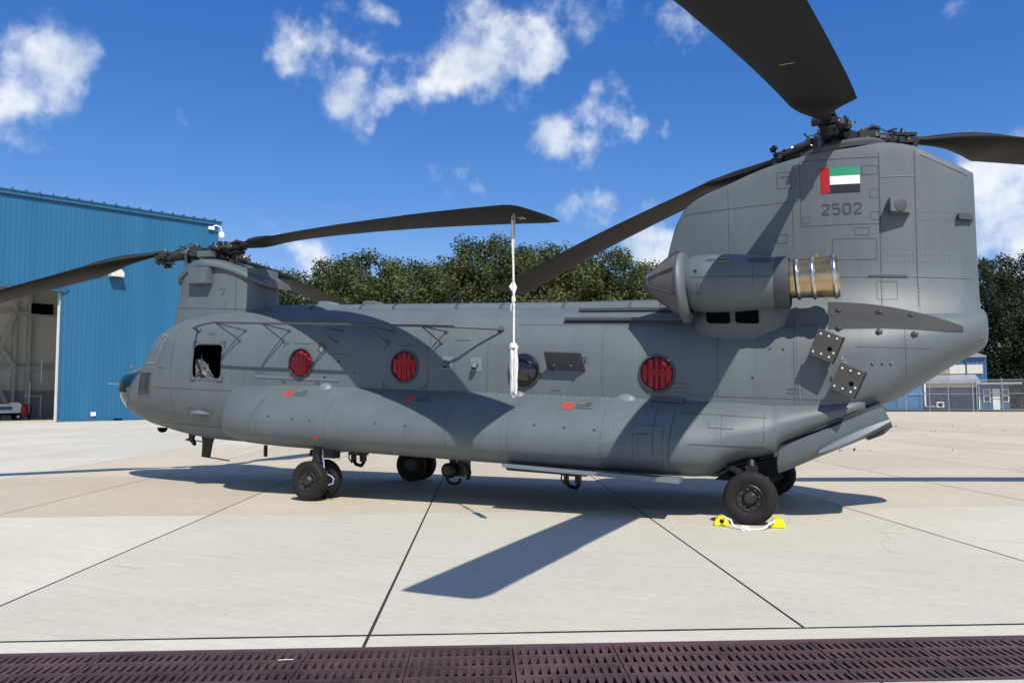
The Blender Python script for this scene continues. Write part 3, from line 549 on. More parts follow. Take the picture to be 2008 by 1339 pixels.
# ---- fuselage shape: x, half width, bottom, top, height of widest line, upper and lower fullness
FT = pchip([(-13.06, .04, 1.30, 1.46, 1.38, 2, 2), (-12.95, .27, 1.05, 1.62, 1.37, 2, 2), (-12.7, .52, .86, 1.72, 1.34, 2.1, 2), (-12.35, .72, .72, 1.79, 1.32, 2.2, 2.1), (-11.95, .87, .61, 1.86, 1.3, 2.3, 2.1), (-11.78, .93, .575, 1.92, 1.32, 2.5, 2.1), (-11.62, .975, .55, 2.10, 1.38, 2.8, 2.1), (-11.42, 1.03, .52, 2.42, 1.45, 3.0, 2.2), (-11.28, 1.06, .50, 2.60, 1.5, 3.0, 2.3), (-11.0, 1.11, .465, 2.74, 1.55, 2.9, 2.4), (-10.6, 1.17, .43, 2.85, 1.6, 2.8, 2.6), (-10.0, 1.22, .41, 2.92, 1.65, 2.7, 2.9), (-9.0, 1.25, .41, 2.955, 1.7, 2.65, 3.2), (-5, 1.25, .42, 2.96, 1.7, 2.6, 3.5), (-.6, 1.25, .43, 2.96, 1.7, 2.6, 3.5), (-.1, 1.25, .50, 2.96, 1.72, 2.6, 3.2), (.3, 1.25, .98, 2.97, 1.85, 2.6, 6), (.6, 1.24, 1.14, 2.98, 1.95, 2.6, 6), (1.0, 1.21, 1.33, 2.98, 2.05, 2.5, 5.5), (1.4, 1.14, 1.51, 2.98, 2.15, 2.4, 4.5), (1.75, 1.03, 1.63, 2.98, 2.25, 2.3, 3), (2.1, .89, 1.85, 2.98, 2.36, 2.2, 2.4), (2.5, .69, 2.13, 2.96, 2.5, 2.1, 2.1), (2.8, .47, 2.32, 2.94, 2.6, 2, 2), (2.90, .36, 2.39, 2.93, 2.64, 2, 2), (2.94, .22, 2.46, 2.88, 2.66, 2, 2)])
def fus_y(x, z):
    w, zb, zt, zc, a, b = FT(x); h, n = (zt-zc, a) if z >= zc else (zc-zb, b)
    return w*max(0, 1-min(1, abs((z-zc)/h))**n)**(1/n)
ST = pchip([(-9.28, 1.02, .72, 1.36, .92), (-9.24, 1.2, .64, 1.46, .92), (-9.12, 1.40, .57, 1.53, .92), (-8.85, 1.61, .52, 1.57, .91), (-8.35, 1.79, .487, 1.59, .90), (-7.5, 1.87, .475, 1.60, .90), (-1.6, 1.88, .48, 1.61, .92), (-1.1, 1.85, .485, 1.61, .93), (-.52, 1.745, .53, 1.61, .97), (-.3, 1.68, .70, 1.61, 1.07), (-.05, 1.60, .78, 1.61, 1.14), (.15, 1.53, .82, 1.615, 1.17), (.27, 1.48, .87, 1.62, 1.21), (.34, 1.455, .99, 1.62, 1.26), (.55, 1.39, 1.11, 1.63, 1.33), (.85, 1.305, 1.25, 1.64, 1.42), (1.1, 1.225, 1.38, 1.645, 1.49), (1.3, 1.12, 1.47, 1.645, 1.55), (1.4, 1.0, 1.52, 1.64, 1.58)])
def spon_y(x, z):
    yo, zb, zt, zc = ST(x); h, n = (zt-zc, 1.6) if z >= zc else (zc-zb, 2.7)
    return 1.0+(yo-1.0)*max(0, 1-min(1, abs((z-zc)/h))**n)**(1/n)
PT = pchip([(-1.42, 3.15, .16), (-1.36, 3.55, .25), (-1.28, 3.9, .30), (-1.16, 4.25, .34), (-.99, 4.51, .39), (-.76, 4.65, .44), (-.42, 4.77, .50), (.15, 4.98, .56), (.6, 5.09, .60), (1.0, 5.16, .62), (1.45, 5.20, .60), (1.72, 5.235, .56), (2.1, 5.18, .48), (2.4, 5.03, .38), (2.7, 4.88, .26), (2.86, 4.80, .14)])
def pyl_y(x, z):
    zt, t = PT(x); xx = min(x, 2.86)
    wf = max(t, fus_y(xx, 2.62)*.96); s = min(1, max(0, (z-2.6)/.95)); y = t+(wf-t)*(1-s)**2.3
    r = .08
    tt = (zt-z)/r
    if tt < 1: y *= math.sqrt(max(0, 1-(1-max(0, tt))**2))*.55+.45 if tt > 0 else .45
    return y
def skin_y(x, z):                                   # whatever is outermost on the port side
    if z > 2.78 and x > -1.3: return max(pyl_y(x, z), fus_y(x, z) if z < 2.95 else 0)
    return fus_y(x, z)
def nrm(fn, x, z):
    e = .012; yx = (fn(x+e, z)-fn(x-e, z))/(2*e); yz = (fn(x, z+e)-fn(x, z-e))/(2*e)
    yx = max(-4, min(4, yx)); yz = max(-4, min(4, yz)); return Vector((yx, 1, yz)).normalized()
def on(fn, x, z, off=.004, side=-1):
    n = nrm(fn, x, z); p = Vector((x, fn(x, z), z)) + Vector((-n.x, n.y, -n.z))*off if False else Vector((x, fn(x, z), z))+Vector((-n.x*1.0, n.y, -n.z))*off
    return (p.x, side*p.y, p.z)
def ring_pts(x, n=88):
    w, zb, zt, zc, a, b = FT(x); r = []
    for k in range(n):
        t = 2*math.pi*k/n; c, s = math.cos(t), math.sin(t); e = a if s >= 0 else b; h = zt-zc if s >= 0 else zc-zb
        r.append((x, w*math.copysign(abs(c)**(2/e), c), zc+h*math.copysign(abs(s)**(2/e), s)))
    return r
xs = [-13.06, -13.05, -13.02, -12.97, -12.91, -12.83, -12.75]+[-12.66+.08*i for i in range(22)]+[-10.9+.25*i for i in range(42)]
xs = [x for x in xs if x < -.45]+[-.4+.09*i for i in range(37)]+[2.88, 2.91, 2.94]
fb = MB(S); fb.rings([ring_pts(x) for x in xs]); fus = fb.build('fuselage', PAINT, heli, smooth=True, angle=32)
# ---- window openings cut through the shell, panes kept from the cut
def rrect(x0, x1, z0, z1, r, n=4):
    p = []
    for cx, cz, a0 in ((x1-r, z1-r, 0), (x0+r, z1-r, 90), (x0+r, z0+r, 180), (x1-r, z0+r, 270)):
        for i in range(n+1): a = R(a0+90*i/n); p.append((cx+r*math.cos(a), cz+r*math.sin(a)))
    return p
def round_poly(poly, r, n=3):
    out = []; m = len(poly)
    for i in range(m):
        p0, p1, p2 = Vector(poly[i-1]), Vector(poly[i]), Vector(poly[(i+1) % m]); a = p1+(p0-p1).normalized()*r; b = p1+(p2-p1).normalized()*r
        for k in range(n+1): t = k/n; q = a*(1-t)**2+p1*2*t*(1-t)+b*t*t; out.append((q.x, q.y))
    return out
SIDEW = [(-11.40, 1.86), (-11.05, 1.87), (-10.87, 2.39), (-11.13, 2.43)]
CHINW = [(-11.66, 1.23), (-11.27, 1.23), (-11.18, 1.69), (-11.56, 1.69)]
NOSEW = [(-13.3, .85), (-12.5, .86), (-12.15, 1.12), (-11.98, 1.40), (-11.80, 1.73), (-12.2, 1.66), (-13.3, 1.58)]
def cutter(polys):
    c = MB(S)
    for poly, y0, y1 in polys: c.prism(poly, y0, y1)
    return c
def boolean(o, c, op):
    md = o.modifiers.new('b', 'BOOLEAN'); md.operation = op; md.solver = 'EXACT'; md.material_mode = 'TRANSFER'; md.object = c
    dg = bpy.context.evaluated_depsgraph_get(); me = bpy.data.meshes.new_from_object(o.evaluated_get(dg)); o.modifiers.remove(md); return me
groups = {'clear': [(round_poly(SIDEW, .05), s*.87, s*2) for s in (-1, 1)],
          'dark': [(round_poly(CHINW, .05), s*.6, s*2) for s in (-1, 1)]+[(NOSEW, s*.05, s*2) for s in (-1, 1)],
          'open': [(rrect(-10.0, -9.3, 1.61, 2.23, .09), -2, -.9)]}
wsc = [(-.80, 2.0), (-.05, 2.0), (-.05, 2.5), (-.70, 2.46)]
def ws_cut(sg):
    c = MB(S); pts = [(sg*y, z) for y, z in wsc]; n = 4
    c.add([(-12.6, y, z) for y, z in pts]+[(-11.24, y, z) for y, z in pts], [(0, 1, 2, 3), (7, 6, 5, 4)]+[(i, (i+1) % n, (i+1) % n+n, i+n) for i in range(n)]); return c
allc = MB()
cobs = {}
for gname, polys in groups.items():
    for p in polys: c = cutter([p]); cobs.setdefault(gname, []).append(c); allc.add(c.v, c.f)
for sg in (-1, 1): c = ws_cut(sg); cobs['clear'].append(c); allc.add(c.v, c.f)
CUTM = mat('cut', (0, 0, 0))
try:
    ao = allc.build('cutter', CUTM); cut = boolean(fus, ao, 'DIFFERENCE')
    for gname, nm, M in (('clear', 'cockpit_window', GLASS), ('dark', 'nose_window', GLASSD)):
        for c in cobs[gname]:
            k = c.build('cutter', CUTM); me = boolean(fus, k, 'INTERSECT')
            bm = bmesh.new(); bm.from_mesh(me); ci = [i for i, mm in enumerate(me.materials) if mm and mm.name.startswith('cut')]
            bmesh.ops.delete(bm, geom=[f for f in bm.faces if f.material_index in ci], context='FACES')
            for f in bm.faces: f.material_index = 0; f.smooth = True
            bm.to_mesh(me); bm.free(); me.materials.clear(); me.materials.append(M)
            o = bpy.data.objects.new(nm, me); COL.objects.link(o); o.parent = heli; o['kind_'] = 1; del o['kind_']
            bpy.data.objects.remove(k)
    bm = bmesh.new(); bm.from_mesh(cut); ci = [i for i, mm in enumerate(cut.materials) if mm and mm.name.startswith('cut')]
    bmesh.ops.delete(bm, geom=[f for f in bm.faces if f.material_index in ci], context='FACES')
    for f in bm.faces: f.material_index = 0; f.smooth = True
    bm.to_mesh(cut); bm.free(); cut.materials.clear(); cut.materials.append(PAINT); cut.set_sharp_from_angle(angle=R(32)); fus.data = cut
    bpy.data.objects.remove(ao)
except Exception as ex_:
    print('BOOLEAN FAILED', ex_)
# ---- surface strips, patches and discs
def dense(pts, step=.08):
    r = [pts[0]]
    for a, b in zip(pts, pts[1:]):
        n = max(1, int(math.hypot(b[0]-a[0], b[1]-a[1])/step))
        r += [(a[0]+(b[0]-a[0])*i/n, a[1]+(b[1]-a[1])*i/n) for i in range(1, n+1)]
    return r
def strip(t, fn, pts, w=.008, off=.003, side=-1):
    p = dense(pts); vs = []
    for i, (x, z) in enumerate(p):
        a = p[max(0, i-1)]; b = p[min(len(p)-1, i+1)]; dx, dz = b[0]-a[0], b[1]-a[1]; l = math.hypot(dx, dz) or 1; nx, nz = -dz/l*w/2, dx/l*w/2
        vs += [on(fn, x+nx, z+nz, off, side), on(fn, x-nx, z-nz, off, side)]
    t.add(vs, [(2*i, 2*i+1, 2*i+3, 2*i+2) for i in range(len(p)-1)]); return t
def patch(t, fn, x0, x1, z0, z1, off=.004, nx=8, nz=8, side=-1, sh=0):
    vs = [on(fn, x0+(x1-x0)*i/nx+sh*(j/nz), z0+(z1-z0)*j/nz, off, side) for j in range(nz+1) for i in range(nx+1)]
    t.add(vs, [(j*(nx+1)+i, j*(nx+1)+i+1, (j+1)*(nx+1)+i+1, (j+1)*(nx+1)+i) for j in range(nz) for i in range(nx)]); return t
def rect(t, fn, x0, x1, z0, z1, w=.008, off=.003): return strip(t, fn, [(x0, z0), (x1, z0), (x1, z1), (x0, z1), (x0, z0)], w, off)
def dome(t, c, n, r, h, seg=24, rng=5):
    n = Vector(n).normalized(); u = n.orthogonal().normalized(); w = n.cross(u); c = Vector(c); rs = []
    for k in range(rng): f = k/rng; a = f*math.pi/2; rs.append([tuple(c+(u*math.cos(q)+w*math.sin(q))*r*math.cos(a)+n*h*math.sin(a)) for q in [2*math.pi*i/seg for i in range(seg)]])
    rs.append([tuple(c+n*h+(u*math.cos(q)+w*math.sin(q))*.001) for q in [2*math.pi*i/seg for i in range(seg)]]); t.rings(rs, True, True)
def W3(p): return Vector(S(*p))
# seams on the cabin side
fs = MB(S)
for x, z0, z1 in ((-10.6, .7, 2.6), (-9.06, 1.55, 2.7), (-5.0, 1.6, 2.75), (-3.95, 1.6, 2.8), (-2.1, 1.55, 2.8), (-.45, 1.6, 2.7), (.55, 1.15, 2.75), (1.9, 1.95, 2.75)): strip(fs, fus_y, [(x, z0), (x, z1)], .006)
for z, x0, x1 in ((1.40, -11.1, -8.7), (.72, -11.3, -8.9), (2.62, -3.5, .8), (2.33, 1.3, 2.2), (1.62, -.9, 1.3)): strip(fs, fus_y, [(x0, z), (x1, z)], .006)
fs.build('panel_seam', SEAM, heli, fix=False, kind='stuff')
for sp_, w_, o_ in (([(-1.85, 1.7), (-1.84, 2.6)], .018, .006), ([(.62, 1.3), (.60, 2.7)], .02, .006), ([(-8.5, 1.68), (-6.7, 1.66)], .05, .01)): fs = MB(S); strip(fs, fus_y, sp_, w_, o_); fs.build('seam_and_rail_shadow', SEAML, heli, fix=False)  # last strip: antenna rail's cast shadow put in as a raised band
t = MB(S)
def rivet_line(t, fn, pts, step): 
    for x, z in dense(pts, step):
        c = Vector(on(fn, x, z, .0)); n_ = nrm(fn, x, z); n_ = Vector((-n_.x, -n_.y, -n_.z)); u_ = n_.orthogonal().normalized(); w_ = n_.cross(u_)
        t.add([tuple(c+(u_*math.cos(q)+w_*math.sin(q))*.0075) for q in (0, 2.1, 4.2)]+[tuple(c+n_*.004)], [(0, 1, 3), (1, 2, 3), (2, 0, 3)])
for x in (-8.7, -8.0, -6.3, -5.03, -4.97, -3.98, -3.92, -2.13, -2.07, -1.5, -.48, -.42, .05, .52, .58, .95, 1.35, 1.87, 1.93): rivet_line(t, fus_y, [(x, 1.68 if x < .4 else 1.6+max(0, x-1)*.4), (x, 2.72)], .055)
for z, x0, x1 in ((2.62, -9.8, -3.5), (2.59, -3.5, .8), (1.66, -6.5, -1.0), (1.65, -.9, 1.2), (2.36, 1.3, 2.2), (2.78, -8.5, -2.8)): rivet_line(t, fus_y, [(x0, z), (x1, z)], .055)
t.build('rivet_row', SEAM, heli, fix=False, kind='stuff')
# ---- sponsons
def spon_ring(x, side, n=34):
    yo, zb, zt, zc = ST(x); r = []
    for k in range(n+1):
        t = math.pi/2-math.pi*k/n; c, s = math.cos(t), math.sin(t); e = 1.6 if s >= 0 else 2.7; h = zt-zc if s >= 0 else zc-zb
        r.append((x, side*(1.0+(yo-1.0)*max(0, c)**(2/e)), zc+h*math.copysign(abs(s)**(2/e), s)))
    return r+[(x, side*.6, zb+.02), (x, side*.6, zt-.02)]
sx_ = [-9.28, -9.27, -9.25, -9.21, -9.16, -9.1, -9.0, -8.88, -8.72, -8.5, -8.25, -7.95, -7.75, -7.5, -7.2]+[-6.8+.4*i for i in range(15)]+[-.8, -.66, -.52, -.42, -.3, -.15, -.05, .04, .12, .18, .24, .27, .29, .31, .34, .4, .48, .56, .66, .76, .86, .96, 1.06, 1.16, 1.26, 1.34, 1.4]
spon = {}
for side in (-1, 1):
    t = MB(S); t.rings([spon_ring(x, side) for x in sx_]); spon[side] = t.build('sponson', PAINT, heli, smooth=True, angle=50)
t = MB(S)
for x in (-7.95, -6.55, -4.35, -3.35, -1.95): strip(t, spon_y, [(x, .55), (x, 1.4)], .006)
strip(t, spon_y, [(-1.22, .8), (-1.24, 1.45)], .01); strip(t, spon_y, [(-1.03, .62), (-.98, 1.45)], .01); strip(t, spon_y, [(-.76, .98), (.16, .97)], .014); strip(t, spon_y, [(-.9, 1.38), (.2, 1.36)], .007)
strip(t, spon_y, [(-.52, 1.26), (-.52, 1.2), (-.2, 1.2)], .01); strip(t, spon_y, [(.16, .88), (.17, 1.42)], .008); strip(t, spon_y, [(-1.45, 1.08), (-1.27, 1.08)], .012); strip(t, spon_y, [(-.36, 1.0), (-.36, 1.4)], .006)
strip(t, spon_y, [(-8.15, .75), (-8.02, 1.15), (-7.98, 1.35)], .006); rect(t, spon_y, -1.5, -1.1, .6, 1.2, .005)
t.build('panel_seam', SEAM, spon[-1], fix=False, kind='stuff')
def rivets(t, fn, pts, step, r=.011, off=0):
    p = dense(pts, step)
    for x, z in p:
        c = Vector(on(fn, x, z, off)); n = nrm(fn, x, z); n = Vector((n.x*-1, -n.y, -n.z)); u = n.orthogonal().normalized(); w = n.cross(u)
        t.add([tuple(c+(u*math.cos(q)+w*math.sin(q))*r) for q in (0, 1.26, 2.51, 3.77, 5.03)]+[tuple(c+n*r*.8)], [(i, (i+1) % 5, 5) for i in range(5)])
def junction(x, z): return max(fus_y(x, z), spon_y(x, z))
t = MB(S); rivets(t, junction, [(-8.2, 1.535), (-.95, 1.525)], .095, .014); rivets(t, junction, [(-8.2, 1.61), (-.6, 1.59)], .19, .011)
t.build('rivet_row', SEAML, spon[-1], fix=False, kind='stuff')
t = MB(S)
for cx in (-3.72, -1.7):
    rivets(t, spon_y, [(cx-.27, .58), (cx-.27, 1.0)], .07, .009); rivets(t, spon_y, [(cx+.27, .58), (cx+.27, 1.0)], .07, .009); rivets(t, spon_y, [(cx-.27, 1.0), (cx-.15, 1.13), (cx+.15, 1.13), (cx+.27, 1.0)], .06, .009)
for x in (-3.3, -1.92): rivets(t, spon_y, [(x, .6), (x, 1.4)], .09, .008)
for x, z in ((-7.7, 1.02), (-7.2, 1.0), (-6.85, 1.0), (-5.6, 1.02), (-5.05, 1.0), (-2.95, 1.12), (-2.5, 1.11), (-2.05, 1.1)): rivets(t, spon_y, [(x, z), (x+.01, z)], .02, .024)
t.build('rivet_row', STEN, spon[-1], fix=False, kind='stuff')
for x, l in ((-6.95, .34), (-3.42, .36), (-1.72, .42)):
    t = MB(S); yj = junction(x, 1.56); rs = []
    for k in range(9):
        f = k/8; xx = x-l/2+l*f; hh = .02+.07*math.sin(math.pi*min(1, f*1.15+.0))**.6 if 0 < f < .87 else .015
        rs.append([(xx, -(yj-.1), 1.47), (xx, -(yj+.03+hh*.9), 1.47), (xx, -(yj+.02+hh*.6), 1.47+hh*1.3), (xx, -(yj-.1), 1.5+hh*1.5)])
    t.rings(rs); t.build('tank_fitting_fairing', PAINTL, spon[-1], smooth=True)
t = MB(S); t.bar((-1.36, -1.30, 1.555), (-.9, -1.30, 1.535), .08, .05); t.build('hinge_bar', SEAM, spon[-1])
t = MB(S); t.add([(-3.45, -1.55, .46), (-.9, -1.55, .47), (-.85, -2.0, .475), (-3.4, -1.93, .50), (-3.45, -1.55, .50), (-.9, -1.55, .52), (-.85, -2.0, .535), (-3.4, -1.93, .555)], [(0, 3, 2, 1), (4, 5, 6, 7), (0, 1, 5, 4), (1, 2, 6, 5), (2, 3, 7, 6), (3, 0, 4, 7)]); t.build('lower_strake', PAINTL, spon[-1])
for cx in (-7.55, -5.17, -2.53):
    t = MB(S); p = [(cx+.085*math.cos(a), 1.405+.036*math.sin(a)) for a in [i*math.pi/12 for i in range(25)]]; strip(t, spon_y, p, .022, .005); strip(t, spon_y, [(cx-.035, 1.40), (cx+.04, 1.412)], .028, .005); t.build('fuel_cap_mark', REDP, spon[-1], fix=False)
t = MB(S)
for cx in (-7.55, -5.17, -2.53):
    strip(t, spon_y, [(cx+.12, 1.385), (cx+.38, 1.385)], .02, .005); strip(t, spon_y, [(cx+.12, 1.42), (cx+.33, 1.42)], .014, .005)
    p = [(cx+.3+.05*math.cos(a), 1.445+.012*math.sin(a)) for a in [i*math.pi/8 for i in range(17)]]; strip(t, spon_y, p, .01, .005)
t.build('stencil_text', STEN, spon[-1], fix=False, kind='stuff')
t = MB(S); v = [on(spon_y, x, z, .006) for x, z in ((-6.76, .70), (-6.65, .74), (-6.76, .78))]; t.add(v, [(0, 1, 2)]); t.build('jacking_mark', REDP, spon[-1], fix=False)
# ---- loading ramp
t = MB(S); rs = []; RB = pchip([(.26, .60, 1.0), (.42, .67, 1.06), (.8, .87, 1.22), (1.2, 1.08, 1.41), (1.5, 1.25, 1.555), (1.60, 1.30, 1.60)])
for k in range(15):
    x = .27+1.33*k/14; zl_, zh_ = RB(x); w = FT(x)[0]-.005; sk = .12*(k/14)**2
    rs.append([(x+sk*q, y, z) for y, z, q in ((w-.05, zh_-.01, 0), (w, zh_-.04, 0), (w-.01, zl_+.12, .6), (w-.06, zl_+.03, .9), (w-.16, zl_, 1), (-w+.16, zl_, 1), (-w+.06, zl_+.03, .9), (-w+.01, zl_+.12, .6), (-w, zh_-.04, 0), (-w+.05, zh_-.01, 0))])
t.rings(rs); ramp = t.build('loading_ramp', PAINT, heli, smooth=True, angle=50)
t = MB(S); strip(t, lambda x, z: FT(x)[0]+.002, [(.30, .72), (.33, 1.02), (.45, 1.085), (.8, 1.235), (1.2, 1.425), (1.58, 1.605), (1.66, 1.5)], .016, .002); t.build('ramp_gap', SEAM, ramp, fix=False)
t = MB(S); rs = []
for k in range(13):
    f = k/12; x = .82+.86*f; z = .94+.45*f; h = .11*math.sin(math.pi*min(.93, .04+f*.92))**.5; d = .07*math.sin(math.pi*min(.9, .05+f*.9))**.5+.01
    w = FT(x)[0]; rs.append([(x, -w+.05, z-h*.55), (x, -w-d, z-h*.3), (x, -w-d*.6, z+h*.4), (x, -w+.05, z+h*.6)])
t.rings(rs); t.build('ramp_fairing', PAINTL, ramp, smooth=True)
t = MB(S); t.prism([(1.35, 1.17), (1.66, 1.36), (1.70, 1.30), (1.6, 1.20), (1.42, 1.12)], -1.02, 1.02); t.build('ramp_toe', mat('dark ramp toe', (.05, .055, .055), .6), ramp)
# ---- cabin windows
def windowset(x, z, mode):
    c = Vector(on(fus_y, x, z, 0)); n = nrm(fus_y, x, z); n = Vector((0, -n.y, -n.z)).normalized()
    M3 = Matrix((Vector((1, 0, 0)), n.cross(Vector((1, 0, 0))), n)).transposed(); ax = Vector((n.x, n.y, n.z))
    t = MB(S); t.lathe([(.235, .0), (.262, .0), (.268, .012), (.258, .03), (.24, .03), (.235, .01)], c, ax, 36, cap=False); fr = t.build('cabin_window', PAINT2, heli, smooth=True)
    t = MB(S); t.lathe([(.232, .016), (.243, .034), (.25, .034), (.252, .02)], c, ax, 36, cap=False); t.build('retaining_ring', MECHG, fr, smooth=True)
    t = MB(S); t.lathe([(.24, .004), (.001, .006)], c, ax, 28, cap=False); t.build('window_recess', REDD if mode else DARK, fr)
    u = Vector((1, 0, 0)); v = ax.cross(u).normalized(); v = v if v.z > 0 else -v
    if mode:
        t = MB(S); rnd = random.Random(int(x*10))
        for k in range(5):
            cx = -.17+.085*k; w = rnd.uniform(.02, .038); hh = math.sqrt(max(.002, .232**2-(abs(cx)+w)**2))
            lo = -hh; hi = hh*rnd.uniform(.75, 1) if mode == 1 else hh
            q = [c+ax*.012+u*(cx-w)+v*lo, c+ax*.012+u*(cx+w)+v*lo, c+ax*.014+u*(cx+w+rnd.uniform(-.01, .01))+v*hi, c+ax*.014+u*(cx-w)+v*hi]; t.add([tuple(p) for p in q], [(0, 1, 2, 3)])
        for k in range(2):
            zz = rnd.uniform(-.12, .1); hh = math.sqrt(.23**2-zz*zz)*.95; q = [c+ax*.010+u*-hh+v*(zz-.03), c+ax*.010+u*hh+v*(zz-.02), c+ax*.010+u*hh+v*(zz+.02), c+ax*.010+u*-hh+v*(zz+.04)]; t.add([tuple(p) for p in q], [(0, 1, 2, 3)])
        if mode == 1:
            for k in range(3): hh = .2-.07*k; q = [c+ax*.011+u*-hh+v*(-.12-.04*k), c+ax*.011+u*hh+v*(-.12-.04*k), c+ax*.011+u*hh+v*(-.09-.04*k), c+ax*.011+u*-hh+v*(-.09-.04*k)]; t.add([tuple(p) for p in q], [(0, 1, 2, 3)])
        t.build('red_webbing', RED, fr, fix=False, kind='stuff')
        t = MB(S); dome(t, c+ax*.016, ax, .238, .035, 32, 5); t.build('pane', GLASSR, fr, smooth=True)
    else:
        t = MB(S); dome(t, c+ax*.01, ax, .24, .15, 36, 8); t.build('bubble_pane', GLASSB, fr, smooth=True)
for x, z, md in ((-7.5, 1.93, 1), (-5.43, 1.92, 2), (-3.32, 1.91, 0), (-1.29, 1.91, 2)): windowset(x, z, md)
t = MB(S)
for cx, cz in ((-7.5, 1.93), (-5.43, 1.92)):
    for sx1 in (-1, 1):
        for sz in (-1, 1):
            x, z = cx+sx1*.40, cz+sz*.335; strip(t, fus_y, [(x-sx1*.09, z), (x, z), (x, z-sz*.07)], .02, .005)
    strip(t, fus_y, [(cx-.2, cz+.34), (cx+.25, cz+.34)], .008, .004)
t.build('rescue_corner_mark', NUMB, heli, fix=False, kind='stuff')
t = MB(S)
for x, z, l in ((-9.75, 2.42, .18), (-8.5, 1.75, .2), (-6.95, 2.1, .35), (-4.55, 2.36, .28), (-1.05, 1.72, .22), (-1.05, 1.66, .2), (-1.05, 1.78, .18), (.45, 1.75, .2), (.45, 1.70, .2), (-2.9, 1.62, .16), (-10.2, 1.05, .16), (-10.2, .98, .14), (-11.0, .78, .12), (-9.75, 2.45, .16), (-11.0, 1.78, .16), (.55, 2.62, .3), (.35, 2.58, .2)): strip(t, fus_y, [(x, z), (x+l, z)], .014, .004)
t.build('stencil_text', STEN, heli, fix=False, kind='stuff')
# door window: rim, quilted cloth and seat inside
t = MB(S)
for a, b in (((-10.03, 1.585), (-9.27, 1.585)), ((-9.27, 1.585), (-9.27, 2.255)), ((-9.27, 2.255), (-10.03, 2.255)), ((-10.03, 2.255), (-10.03, 1.585))): strip(t, fus_y, [a, b], .022, .008)
t.build('door_window_frame', PAINT, heli, fix=False)
t = MB(S)
for x, z in ((-10.02, 2.25), (-9.28, 2.25), (-10.02, 1.59), (-9.28, 1.59)):
    sx1 = 1 if x < -9.6 else -1; sz = 1 if z < 1.9 else -1; strip(t, fus_y, [(x-sx1*.03, z+sz*.08), (x-sx1*.03, z-sz*.03), (x+sx1*.1, z-sz*.03)], .022, .011)
t.build('door_corner_mark', NUMB, heli, fix=False, kind='stuff')
t = MB(S); v = []; nu, nv = 14, 16
for j in range(nv+1):
    for i in range(nu+1):
        f, g = i/nu, j/nv; wd_ = .28*(1-g)**.8+.04; x = -10.02+wd_*f; z = 1.6+.36*g
        v.append((x, -1.12+.10*math.sin(f*9)*math.cos(g*7)*.3+.16*f+random.uniform(-.018, .018), z+random.uniform(-.008, .008)))
t.add(v, [(j*(nu+1)+i, j*(nu+1)+i+1, (j+1)*(nu+1)+i+1, (j+1)*(nu+1)+i) for j in range(nv) for i in range(nu)]); t.build('quilted_liner', SILVERQ, heli, fix=False)
t = MB(S); t.box((-9.45, -.55, 1.75), (.14, .5, .8)); t.box((-9.75, -.55, 1.38), (.6, .5, .12)); t.box((-9.46, -.55, 2.2), (.12, .3, .2)); t.build('crew_seat', mat('seat cloth', (.03, .03, .03), .9), heli, bevel=.03)
for ys in (-.55, .55):
    t = MB(S); t.box((-10.75, ys, 1.75), (.14, .5, .8)); t.box((-11.0, ys, 1.35), (.55, .5, .12)); t.build('pilot_seat', bpy.data.materials['seat cloth'], heli, bevel=.03)
t = MB(S); t.prism([(-12.0, 1.3), (-11.55, 1.3), (-11.5, 1.8), (-11.75, 1.82)], -.75, .75); t.build('instrument_panel', DARK, heli)
t = MB(S)
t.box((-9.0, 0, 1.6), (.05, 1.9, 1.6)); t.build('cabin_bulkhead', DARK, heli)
t = MB(S); t.box((-9.85, -.25, 1.75), (1.7, .04, 1.6)); t.build('door_dark_backing', DARK, heli)  # added black panel, keeps the view through the door window dark
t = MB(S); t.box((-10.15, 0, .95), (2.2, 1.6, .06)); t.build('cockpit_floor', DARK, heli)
# cockpit window frames
def poly_frame(poly, nm, M, w=.03):
    t = MB(S); strip(t, fus_y, list(poly)+[poly[0]], w, .007); t.build(nm, M, heli, fix=False)
poly_frame(SIDEW, 'cockpit_window_frame', PAINTL, .035); poly_frame(CHINW, 'chin_window_frame', PAINT, .03)
t = MB(S); strip(t, fus_y, [(-11.24, 1.86), (-10.99, 2.41)], .02, .008); t.build('cockpit_window_bar', PAINTL, heli, fix=False)
t = MB(S); strip(t, fus_y, [(-12.45, .90), (-12.13, 1.12), (-11.96, 1.40), (-11.78, 1.74), (-12.1, 1.70)], .03, .006); t.build('nose_window_frame', PAINT, heli, fix=False)
t = MB(S); t.tube([(-12.85, -.3, 1.42), (-13.15, -.36, 1.42), (-13.22, -.365, 1.42)], [.016, .012, .008], 8); t.build('pitot_probe', SILV, heli)
t = MB(S); t.tube([(-12.6, -.30, 1.74), (-12.62, -.3, 1.83)], .03, 8); t.build('nose_sensor', PAINT, heli)
